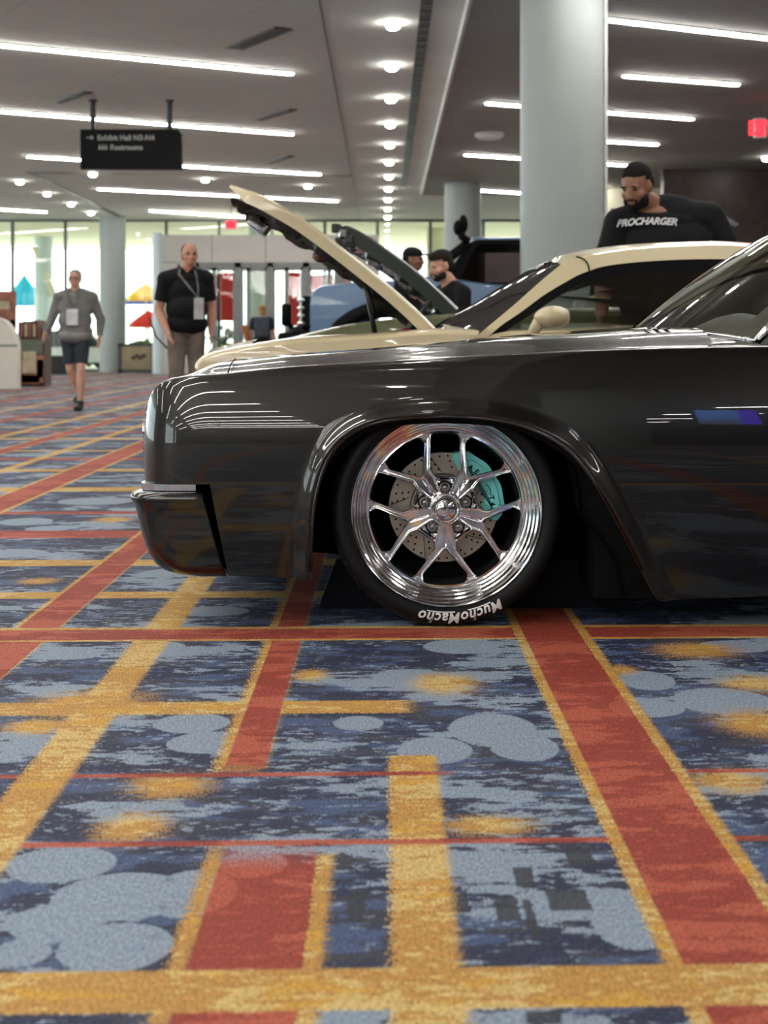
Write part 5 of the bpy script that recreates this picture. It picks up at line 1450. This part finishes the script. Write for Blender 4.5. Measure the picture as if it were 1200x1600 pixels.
ellipsoid(bm, LT(716, 356), (.055, .07, .085)); ellipsoid(bm, LT(724, 350), (.05, .07, .10)); obj('snorkel', bm, M_mesh_black, tk, smooth=True)
bm = B(); box(bm, LT(660, 0).x, LT(690, 0).x, .1, .3, LT(0, 437).z, LT(0, 432).z, bev=.01); obj('door_mirror', bm, M_mesh_black, tk)
# ------------------------------------------------------------ people
def skinm(name, c): 
    return mat(name, c, .5, var=.06, nscale=18)
def fabric(name, c, rough=.85, bump=.0):
    return mat(name, c, rough, var=.12, nscale=9, spec=.2)
def remesh(bm, vox, smooth_it=4, wr=0.0, seed=0):
    me = bpy.data.meshes.new('tmp'); bm.to_mesh(me); bm.free()
    o = bpy.data.objects.new('tmp', me); COL.objects.link(o)
    m1 = o.modifiers.new('r', 'REMESH'); m1.mode = 'VOXEL'; m1.voxel_size = vox
    m2 = o.modifiers.new('s', 'SMOOTH'); m2.factor = .5; m2.iterations = smooth_it
    dg = bpy.context.evaluated_depsgraph_get(); out = bpy.data.meshes.new_from_object(o.evaluated_get(dg))
    bpy.data.objects.remove(o); bpy.data.meshes.remove(me)
    b2 = bmesh.new(); b2.from_mesh(out); bpy.data.meshes.remove(out)
    if wr:
        b2.normal_update()
        for v in b2.verts:
            p = v.co*1.0; k = noise.noise(Vector((p.x*7+seed, p.y*7, p.z*4.5)))+.6*noise.noise(Vector((p.x*15, p.y*15+seed, p.z*9)))
            v.co += v.normal*k*wr
    return b2
def bone(bm, a, b_, ra, rb, n=20, fl=1.0):
    a = Vector(a); b_ = Vector(b_); cone(bm, a, b_, ra, rb, n); ellipsoid(bm, a, (ra,)*3, 16); ellipsoid(bm, b_, (rb,)*3, 16)
def sleeve(bm, a, b_, ra, rb, n=24): cone(bm, a, b_, ra, rb, n); ellipsoid(bm, a, (ra,)*3, 16)
def hand(bm, w, d, side, curl=.5, size=1.0):
    """palm and five fingers from the wrist w along direction d; thumb on the front side"""
    d = Vector(d).normalized(); fw = Vector((0, -1, 0)); fw = (fw-d*fw.dot(d)).normalized(); inn = d.cross(fw).normalized()*side
    pc = w+d*.05*size
    Mx = Matrix((( *fw, 0), (*inn, 0), (*d, 0), (0, 0, 0, 1))).transposed()
    ellipsoid(bm, pc, (.042*size, .019*size, .055*size), 16, M=Mx.to_3x3().to_4x4())
    for k, (off, ln) in enumerate(((.030, .070), (.011, .078), (-.009, .072), (-.028, .056))):
        p = w+d*.088*size+fw*off*size; q = p+(d*(1-curl*.3)+inn*curl*.5)*ln*.5*size; r_ = q+(d*(1-curl)+inn*curl*1.0)*ln*.5*size
        bone(bm, p-d*.02, q, .0095*size, .0088*size, 10); bone(bm, q, r_, .0088*size, .0075*size, 10)
    p = w+d*.028*size+fw*.030*size; q = p+(fw*.8+d*.8)*.034*size; r_ = q+(d*1.0+inn*.3)*.030*size
    bone(bm, p, q, .012*size, .010*size, 10); bone(bm, q, r_, .010*size, .0085*size, 10)
def person(name_lab, loc, rz, J, skin, outfit, hair=None, beard=None, glasses=None, female=False, s=1.0, badge=None, extras=None, vox=.008):
    t = thing('person', name_lab, 'person', loc, rz)
    g = J
    k = J.get('bulk', 1.0)
    # ---- body, one continuous surface
    bm = B()
    hd = Vector(g['head']); nk = Vector(g['neck']); ch = Vector(g['chest']); pv = Vector(g['pelvis'])
    HM = Matrix.Rotation(g.get('hyaw', 0), 4, 'Z') @ Matrix.Rotation(g.get('hpitch', 0), 4, 'X')
    hs = g.get('hs', 1.0)
    def hp(x, y, z): return hd+HM @ Vector((x*hs, y*hs, z*hs))
    def he(c, r, n=20): ellipsoid(bm, hp(*c), tuple(q*hs for q in r), n, M=HM)
    he((0, .012, .035), (.076, .095, .085)); he((0, -.018, -.022), (.064, .075, .075)); he((0, -.045, -.070), (.042, .042, .038)); he((0, .0, -.05), (.058, .06, .055))
    for sx in (-1, 1):
        he((sx*.046, -.052, -.028), (.022, .024, .022), 12); he((sx*.030, -.078, .018), (.024, .012, .010), 12)
        he((sx*.077, .012, -.008), (.010, .020, .031), 12)
    he((0, -.094, -.018), (.013, .017, .028), 12); he((0, -.103, -.032), (.017, .014, .012), 12)
    he((0, -.084, -.060), (.026, .012, .007), 12); he((0, -.082, -.070), (.022, .012, .008), 12)
    bone(bm, hp(0, .01, -.06), nk, .058*hs*g.get('neckr', 1), .064*hs*g.get('neckr', 1))
    ellipsoid(bm, nk+(ch-nk)*.35, (.13*k, .085*k, .06*k)); ellipsoid(bm, ch, (.165*k, .115*k, .17)); ellipsoid(bm, (ch+pv)/2, (.15*k, .115*k, .16)); ellipsoid(bm, pv, (.165*k, .115*k, .12))
    for sd in 'LR':
        S, E, W_ = Vector(g['S'+sd]), Vector(g['E'+sd]), Vector(g['W'+sd]); ar = g.get('armr', 1.0)
        bone(bm, S, E, .055*ar, .042*ar); bone(bm, E, E.lerp(W_, .3), .042*ar, .044*ar); bone(bm, E.lerp(W_, .3), W_, .044*ar, .027*ar)
        hand(bm, W_, W_-E, 1 if sd == 'L' else -1, g.get('curl', .45), g.get('hands', 1.0))
        Hh, K, A = Vector(g['H'+sd]), Vector(g['K'+sd]), Vector(g['A'+sd]); lr = g.get('legr', 1.0)
        bone(bm, Hh, K, .088*lr, .056*lr); bone(bm, K, K.lerp(A, .35), .054*lr, .056*lr); bone(bm, K.lerp(A, .35), A, .056*lr, .036*lr)
    body = obj('body', remesh(bm, vox, 3), skin, t, smooth=True)
    for key, mt_, f in outfit(g, k): 
        b_ = B(); vx, sm, wr = f(b_); o = obj(key, remesh(b_, vx, sm, wr, len(key)), mt_, t, smooth=True)
    # ---- face details
    for sx in (-1, 1):
        bm = B(); ellipsoid(bm, hp(sx*.030, -.084, .006), (.0115*hs, .006*hs, .0055*hs), 12, M=HM); obj('eye', bm, M_eye, body, smooth=True)
        bm = B(); ellipsoid(bm, hp(sx*.031, -.089, .024), (.019*hs, .006*hs, .0042*hs), 12, M=HM); obj('eyebrow', bm, hair or M_brow, body, smooth=True)
    bm = B(); ellipsoid(bm, hp(0, -.0945, -.0655), (.022*hs, .004*hs, .0022*hs), 12, M=HM); obj('mouth', bm, M_lip, body, smooth=True)
    if hair:
        b_ = B(); hl = g.get('hair', 'short')
        def hh(c, r): ellipsoid(b_, hp(*c), tuple(q*hs for q in r), 20, M=HM)
        if hl == 'short': hh((0, .022, .055), (.079, .096, .078)); hh((0, .050, .01), (.078, .068, .075))
        elif hl == 'fuller': hh((0, .015, .070), (.086, .105, .075)); hh((0, .055, .01), (.083, .070, .08)); hh((.0, -.045, .095), (.06, .05, .035))
        elif hl == 'balding': hh((0, .034, .044), (.0815, .088, .078)); hh((0, .050, .0), (.0825, .068, .072))
        elif hl == 'buzz': hh((0, .022, .048), (.0805, .098, .080)); hh((0, .045, .01), (.0805, .068, .072))
        elif hl == 'bun': hh((0, .022, .045), (.085, .10, .085)); hh((0, .06, -.03), (.07, .06, .09)); hh((0, .10, .07), (.05, .05, .05))
        m_ = remesh(b_, .007, 3, .0025)
        # keep the face clear
        inv = (Matrix.Translation(hd) @ HM).inverted()
        kill = []
        for v in m_.verts:
            q = inv @ v.co/1.0
            front = -q.y/hs; up = q.z/hs
            lim = .062 if hl != 'balding' else .078
            if front > .02 and up < lim+(.0 if hl != 'fuller' else -.004): kill.append(v)
            elif front > -.015 and up < -.02: kill.append(v)
        bmesh.ops.delete(m_, geom=kill, context='VERTS')
        obj('hair', m_, hair, t, smooth=True)
    if beard:
        b_ = B()
        def bb(c, r): ellipsoid(b_, hp(*c), tuple(q*hs for q in r), 16, M=HM)
        q = g.get('beardk', 1.0)
        bb((0, -.052, -.090), (.040*q, .038*q, .028*q)); bb((-.045, -.025, -.070), (.026, .04, .035*q)); bb((.045, -.025, -.070), (.026, .04, .035*q)); bb((0, -.090, -.050), (.030, .010, .006)); bb((.028, -.080, -.066), (.009, .012, .018)); bb((-.028, -.080, -.066), (.009, .012, .018))
        obj('beard', remesh(b_, .006, 2, .002), beard, t, smooth=True)
    if glasses:
        b_ = B()
        for sx in (-1, 1):
            tube(b_, [hp(sx*.031+.021*cos(a), -.103, .006+.014*sin(a)) for a in [2*pi*i/16 for i in range(17)]], .0022*hs, 6, False)
            tube(b_, [hp(sx*.052, -.10, .01), hp(sx*.077, .0, .004)], .002*hs, 6)
        tube(b_, [hp(-.010, -.104, .010), hp(.010, -.104, .010)], .002*hs, 6); obj('glasses', b_, M_black, t)
    if extras: extras(t, g, hp, hs)
    return t
M_eye = mat('dark_eye', (.02, .015, .012), .2); M_brow = mat('brown_brow', (.05, .03, .02), .8); M_lip = mat('lip', srgb(140, 80, 72), .5)
M_skin_l = skinm('light_skin', srgb(198, 150, 126)); M_skin_t = skinm('tanned_skin', srgb(182, 130, 104)); M_skin_b = skinm('brown_skin', srgb(134, 92, 72))
M_hair_g = fabric('greying_hair', srgb(120, 112, 104)); M_hair_b = fabric('dark_hair', srgb(38, 30, 26)); M_hair_bl = fabric('black_hair', (.006, .005, .005)); M_hair_bn = fabric('blond_hair', srgb(160, 124, 84))
F_grey = fabric('grey_sweatshirt_cloth', srgb(116, 116, 112)); F_lgrey = fabric('light_grey_cloth', srgb(140, 138, 136)); F_navyshort = fabric('charcoal_shorts_cloth', srgb(52, 56, 64)); F_black = fabric('black_cloth', (.0075, .0075, .009)); F_taupe = fabric('taupe_trousers_cloth', srgb(112, 102, 94)); F_jean = fabric('dark_jeans_cloth', srgb(34, 44, 66)); F_navy = fabric('navy_cloth', srgb(40, 46, 60)); F_ljean = fabric('light_blue_denim', srgb(128, 146, 172))
F_white = fabric('white_card', srgb(205, 205, 208)); F_lan = fabric('lanyard_grey', srgb(150, 148, 146)); M_shoe = mat('black_shoe', (.01, .01, .01), .5); M_sole = mat('white_sole', srgb(190, 190, 188), .6)
def V(*a): return Vector(a)
def torso(bm, g, k, grow, hem=0.0, arms=None):
    nk, ch, pv = Vector(g['neck']), Vector(g['chest']), Vector(g['pelvis'])
    belly = g.get('belly', 0.0)
    ellipsoid(bm, nk+(ch-nk)*.42, ((.150*k+grow), (.095*k+grow), .075)); ellipsoid(bm, ch, (.175*k+grow, .122*k+grow, .185))
    ellipsoid(bm, (ch+pv)/2+V(0, -belly*.5, 0), (.165*k+grow, .125*k+grow+belly*.5, .17)); ellipsoid(bm, pv+V(0, -belly*.3, .03), (.172*k+grow, .120*k+grow+belly*.3, .11+hem))
    for s in 'LR': S = Vector(g['S'+s]); bone(bm, nk+(ch-nk)*.3+V((S.x-nk.x)*.3, 0, 0), S, .06*k+grow, .062*g.get('armr', 1)+grow*.8)
def shirt_long(bm, g, k, gr=.022):
    torso(bm, g, k, gr)
    for s in 'LR':
        S, E, W_ = Vector(g['S'+s]), Vector(g['E'+s]), Vector(g['W'+s]); bone(bm, S, E, .072, .058); sleeve(bm, E, E.lerp(W_, .92), .058, .040); cone(bm, E.lerp(W_, .86), E.lerp(W_, .97), .044, .036)
    return .011, 5, .007
def shirt_short(bm, g, k, gr=.018, cut=.72):
    torso(bm, g, k, gr, .02)
    for s in 'LR':
        S, E = Vector(g['S'+s]), Vector(g['E'+s]); ar = g.get('armr', 1); sleeve(bm, S, S.lerp(E, cut), .070*ar, .066*ar)
    return .010, 4, .005
def pants(bm, g, k, full=1.0, r0=.100, r1=.078, r2=.066):
    pv = Vector(g['pelvis']); ellipsoid(bm, pv, (.172*k+.012, .122*k+.012, .12)); lr = g.get('legr', 1)
    for s in 'LR':
        H_, K, A = Vector(g['H'+s]), Vector(g['K'+s]), Vector(g['A'+s])
        if full < 1: sleeve(bm, H_, H_.lerp(K, full), r0*lr, .086*lr)
        else: bone(bm, H_, K, r0*lr, r1*lr); sleeve(bm, K, K.lerp(A, .97), r1*lr, r2*lr)
    return .011, 4, .005
def shoes(bm, g, k):
    for s in 'LR':
        A = Vector(g['A'+s]); f = Vector(g.get('F'+s, (A.x, A.y-.15, A.z-.03))); d = (f-A); d.z = 0; d.normalize()
        z = g.get('Z'+s, 0.0); c = Vector((A.x, A.y, 0))+d*.06
        rot = Matrix.Rotation(atan2(d.y, d.x)-pi/2, 4, 'Z') @ Matrix.Rotation(g.get('T'+s, 0), 4, 'X')
        ellipsoid(bm, c+V(0, 0, z+.045)-d*.03, (.046, .085, .05), 16, M=rot); ellipsoid(bm, c+V(0, 0, z+.032)+d*.06, (.049, .085, .036), 16, M=rot); bone(bm, A, A-V(0, 0, .04), .046, .046)
    return .009, 2, 0.0
def std(h=1.75, w=1.0, **kw):
    q = h/1.75
    J = dict(head=V(0, -.01, 1.625*q), neck=V(0, .02, 1.49*q), chest=V(0, .01, 1.28*q), pelvis=V(0, .01, .95*q),
             SL=V(.19*w, .02, 1.41*q), EL=V(.25*w, .05, 1.12*q), WL=V(.27*w, -.03, .88*q), SR=V(-.19*w, .02, 1.41*q), ER=V(-.25*w, .05, 1.12*q), WR=V(-.27*w, -.03, .88*q),
             HL=V(.09, .01, .90*q), KL=V(.10, -.01, .50*q), AL=V(.11, .02, .09), HR=V(-.09, .01, .90*q), KR=V(-.10, -.01, .50*q), AR=V(-.11, .02, .09))
    J.update(kw); return J
def lanyard(t, g, x=0.0, z=1.10, wb=.055, hb=.085, col=None, yb=-.15):
    nk = Vector(g['neck']); b_ = B()
    for sx in (-1, 1):
        pts = [V(sx*.065, .01, nk.z+.02), V(sx*.085, -.06, nk.z-.05), V(sx*.05+x*.5, yb+.0, (nk.z+z)/2+.03), V(x, yb-.012, z+hb)]
        for a, c in zip(pts, pts[1:]):
            d = (c-a); n_ = V(0, -1, 0); w_ = d.cross(n_).normalized()*.010
            q = ring(b_, [a-w_, a+w_, c+w_, c-w_]); b_.faces.new(q); q2 = ring(b_, [p+V(0, -.002, 0) for p in (a-w_, a+w_, c+w_, c-w_)]); b_.faces.new(q2)
    cloth = [c for c in t.children if c.name.split('.')[0] in ('polo_shirt', 'sweatshirt', 'top')][0]
    from mathutils.bvhtree import BVHTree
    me = cloth.data; tree = BVHTree.FromPolygons([v.co.copy() for v in me.vertices], [tuple(p.vertices) for p in me.polygons])
    def rest(bm, off):
        for v in bm.verts:
            hit = tree.ray_cast(V(v.co.x, -2, v.co.z), V(0, 1, 0))
            if hit[0] is not None: v.co.y = hit[0].y-off
    bmesh.ops.subdivide_edges(b_, edges=b_.edges[:], cuts=4, use_grid_fill=True)
    rest(b_, .008); l_ = obj('lanyard', b_, F_lan, t)
    hit = tree.ray_cast(V(x, -2, z), V(0, 1, 0)); y0 = (hit[0].y if hit[0] is not None else yb)-.02
    b_ = B(); box(b_, x-wb, x+wb, y0-.008, y0, z-hb, z+hb, bev=.002); obj('badge', b_, col or F_white, t)

# walking man, grey sweatshirt
J = std(1.76, 1.06, bulk=1.12, belly=.06, hair='buzz', head=V(0, -.03, 1.635), neck=V(0, .0, 1.50),
        SL=V(.21, .02, 1.40), EL=V(.29, .10, 1.14), WL=V(.30, .02, .92), SR=V(-.21, .0, 1.40), ER=V(-.30, -.02, 1.14), WR=V(-.33, -.16, .96),
        HL=V(.09, .01, .90), KL=V(.10, -.10, .50), AL=V(.085, -.08, .10), HR=V(-.10, .01, .90), KR=V(-.07, .02, .50), AR=V(-.01, .22, .20), ZR=.10, TR=-.5, legr=.95)
def of_walk(g, k):
    return [('sweatshirt', F_grey, lambda b: shirt_long(b, g, k, .028)),
            ('shirt_hem', F_lgrey, lambda b: (ellipsoid(b, Vector(g['pelvis'])+V(0, -.02, -.02), (.172*k+.03, .15*k+.03, .10)), (.012, 3, .004))[1]),
            ('shorts', F_navyshort, lambda b: pants(b, g, k, .80)), ('shoes', M_shoe, lambda b: shoes(b, g, k))]
px_ = P(118, 0, 19.2).x
person('man walking in grey sweatshirt, charcoal shorts and black trainers on the left', (px_, 19.2, 0), R(-6), J, M_skin_l, of_walk, M_hair_g, None, True,
       extras=lambda t, g, hp, hs: lanyard(t, g, .03, 1.16, .075, .10, yb=-.19))
# standing man, black polo, looking to the right of the frame
J = std(1.83, 1.05, bulk=1.12, belly=.05, hair='balding', hyaw=R(4), head=V(.03, -.03, 1.70), neck=V(.01, .0, 1.56), armr=1.05,
        SL=V(.20, .0, 1.47), EL=V(.25, .05, 1.17), WL=V(.24, -.06, .93), SR=V(-.21, -.02, 1.46), ER=V(-.27, .0, 1.16), WR=V(-.20, -.17, .93), curl=.4)
def of_polo(g, k):
    return [('polo_shirt', F_black, lambda b: shirt_short(b, g, k, .022)), ('trousers', F_taupe, lambda b: pants(b, g, k)), ('shoes', M_shoe, lambda b: shoes(b, g, k))]
def ex_polo(t, g, hp, hs):
    lanyard(t, g, .10, 1.17, .048, .105, fabric('badge_grey', srgb(176, 176, 176)), yb=-.16)
    b_ = B(); a = Vector(g['WR']); d = (Vector(g['ER'])-a).normalized(); tube(b_, [a+d*.02, a+d*.035], .033, 16); obj('wristband', b_, F_lan, t)
    b_ = B(); tube(b_, [V(-.36, .06, 1.08), V(-.30, .0, .90), V(-.20, -.1, .78)], .010, 8); obj('strap', b_, M_black, t)
    b_ = B(); tube(b_, [V(-.13+.13*cos(a_)-.0, .0-.09*sin(a_), 1.565-.015*sin(a_)) for a_ in [0]] + [V(.0, -.085, 1.55)], .001, 4); 
    b_.clear(); 
    for sx in (-1, 1): tube(b_, [V(sx*.03, -.085, 1.535), V(sx*.075, -.035, 1.575), V(sx*.07, .04, 1.60)], .016, 8)
    obj('collar', b_, F_black, t, smooth=True)
person('balding man with glasses, black polo shirt and lanyard standing behind the dark car nose', (P(291, 0, 15.2).x, 15.2, 0), R(14), J, M_skin_t, of_polo, M_hair_b, None, True, extras=ex_polo)
# heavy man in black tee behind the cream coupe, looking down
q = 1.88/1.75
J = std(1.88, 1.3, bulk=1.62, belly=.10, hair='short', hyaw=R(-22), hpitch=R(20), hs=1.16, head=V(-.13, -.17, 1.80), neck=V(-.05, -.02, 1.69), neckr=1.08, armr=1.45, hands=1.15, legr=1.35, beardk=1.15, curl=.3,
        chest=V(.03, .03, 1.46), pelvis=V(.04, .02, 1.03),
        SL=V(.30, .07, 1.62), EL=V(.47, .12, 1.32), WL=V(.46, .02, 1.05), SR=V(-.25, -.02, 1.58), ER=V(-.33, -.08, 1.28), WR=V(-.35, -.16, 1.00),
        HL=V(.14, .01, .96), HR=V(-.12, .01, .96), KL=V(.15, .0, .53), KR=V(-.13, .0, .53), AL=V(.15, .03, .10), AR=V(-.14, .03, .10))
def of_big(g, k):
    return [('t_shirt', F_black, lambda b: (ellipsoid(b, (.03, .03, 1.67), (.22, .12, .10)), bone(b, (.02, .02, 1.64), (.27, .07, 1.60), .10, .11), shirt_short(b, g, k, .02, .85))[2]), ('jeans', F_jean, lambda b: pants(b, g, k)), ('shoes', M_shoe, lambda b: shoes(b, g, k))]
def ex_big(t, g, hp, hs):
    bm = text_mesh('PROCHARGER', size=.060, shear=.35, offset=.0022, spacing=.95, align='CENTER')
    for v in bm.verts:
        x, z = v.co.x, v.co.y
        yy = -.215-.02*cos(x*4)+.35*(x+.0)**2
        v.co = V(x*1.0-.07, yy-.035, 1.565+z-.25*x*x)
    # rest the print on the cloth: push each point onto the shirt surface
    sh = [c for c in t.children if c.name.startswith('t_shirt')][0]
    from mathutils.bvhtree import BVHTree
    me = sh.data; tree = BVHTree.FromPolygons([v.co.copy() for v in me.vertices], [tuple(p.vertices) for p in me.polygons])
    tab = []
    for i in range(14):
        x = -.34+.045*i; h_ = [tree.ray_cast(V(x, -2, 1.53+.02*j), V(0, 1, 0))[0] for j in range(5)]; h_ = [q_.y for q_ in h_ if q_ is not None]
        if h_: tab.append((x, min(h_)))
    for v in bm.verts: v.co.y = smooth_interp(tab, v.co.x)-.006
    obj('shirt_print', bm, F_white, sh)
    b_ = B(); ellipsoid(b_, hp(.080, .0, -.036), (.007, .007, .007), 12); obj('earring', b_, M_chrome, t, smooth=True)
    b_ = B(); a = Vector(g['WR']); d = (Vector(g['ER'])-a).normalized(); tube(b_, [a+d*.03, a+d*.04], .043, 16); obj('bracelet', b_, M_black, t)
person('heavy bearded man in black printed t-shirt looking down behind the cream coupe', (P(1030, 0, 9.75).x, 9.75, 0), R(-14), J, M_skin_b, of_big, M_hair_bl, M_hair_bl, None, extras=ex_big)
# bearded man in profile between green hood and pickup
J = std(1.74, 1.0, bulk=1.0, hair='fuller', hpitch=R(12), head=V(0, -.10, 1.46), neck=V(0, -.02, 1.33), chest=V(0, .02, 1.13), pelvis=V(0, .18, .86),
        SL=V(.19, .0, 1.24), EL=V(.23, -.04, .98), WL=V(.18, -.28, .92), SR=V(-.19, .0, 1.24), ER=V(-.23, -.04, .98), WR=V(-.18, -.28, .92), HL=V(.09, .18, .82), HR=V(-.09, .18, .82))
def of_dark(g, k):
    return [('jacket', F_black, lambda b: shirt_long(b, g, k, .014)), ('trousers', F_navy, lambda b: pants(b, g, k)), ('shoes', M_shoe, lambda b: shoes(b, g, k))]
person('dark-haired bearded man in black jacket, in profile between the green hood and the blue pickup', (P(705, 0, 12.75).x, 12.75, 0), R(-62), J, M_skin_l, of_dark, M_hair_b, M_hair_b)
# man with cap behind the green hood
J = std(1.78, 1.0, hair='short', hyaw=R(10))
def cap(t, g, hp, hs):
    b_ = B(); HMd = Matrix.Rotation(g.get('hyaw', 0), 4, 'Z'); ellipsoid(b_, hp(0, .012, .062), (.086, .104, .068), 20, M=HMd); ellipsoid(b_, hp(0, -.12, .052), (.06, .075, .010), 16, M=HMd); obj('cap', b_, F_black, t, smooth=True)
person('man in a black cap, only his head showing above the raised green hood', (P(645, 0, 15.2).x, 15.2, 0), R(60), J, M_skin_b, of_dark, M_hair_bl, None, extras=cap)
# small figure far away with backpack
J = std(1.66, .95, hair='bun', head=V(0, -.01, 1.54))
def of_far(g, k):
    return [('top', F_navy, lambda b: shirt_short(b, g, k, .014)), ('trousers', F_jean, lambda b: pants(b, g, k)), ('shoes', M_shoe, lambda b: shoes(b, g, k))]
def pack(t, g, hp, hs):
    b_ = B(); box(b_, -.15, .15, -.02, .14, -.22, .22, bev=.05, M=Matrix.Translation((0, .17, 1.20))); obj('backpack', b_, fabric('grey_backpack_cloth', srgb(70, 74, 84)), t, smooth=True)
    b_ = B(); box(b_, -.06, .06, -.13, .13, -.20, .20, bev=.04, M=Matrix.Translation((.33, .05, 1.05)) @ Matrix.Rotation(R(12), 4, 'Y')); tube(b_, [V(.33, .05, 1.22), V(.2, .03, 1.42)], .012, 6); obj('shoulder_bag', b_, fabric('tan_leather_bag', srgb(168, 110, 66)), t, smooth=True)
person('distant person with bun, grey backpack and tan bag walking towards the entrance doors', (P(410, 0, 32.5).x, 32.5, 0), R(180), J, M_skin_l, of_far, M_hair_bn, None, extras=pack, vox=.010)
# face just behind the heavy man
J = std(1.70, 1.0, hair='short')
person('person mostly hidden behind the heavy man, only a cheek showing beside the big column', (P(962, 0, 14.6).x, 14.6, 0), R(-30), J, M_skin_l, of_dark, M_hair_b)
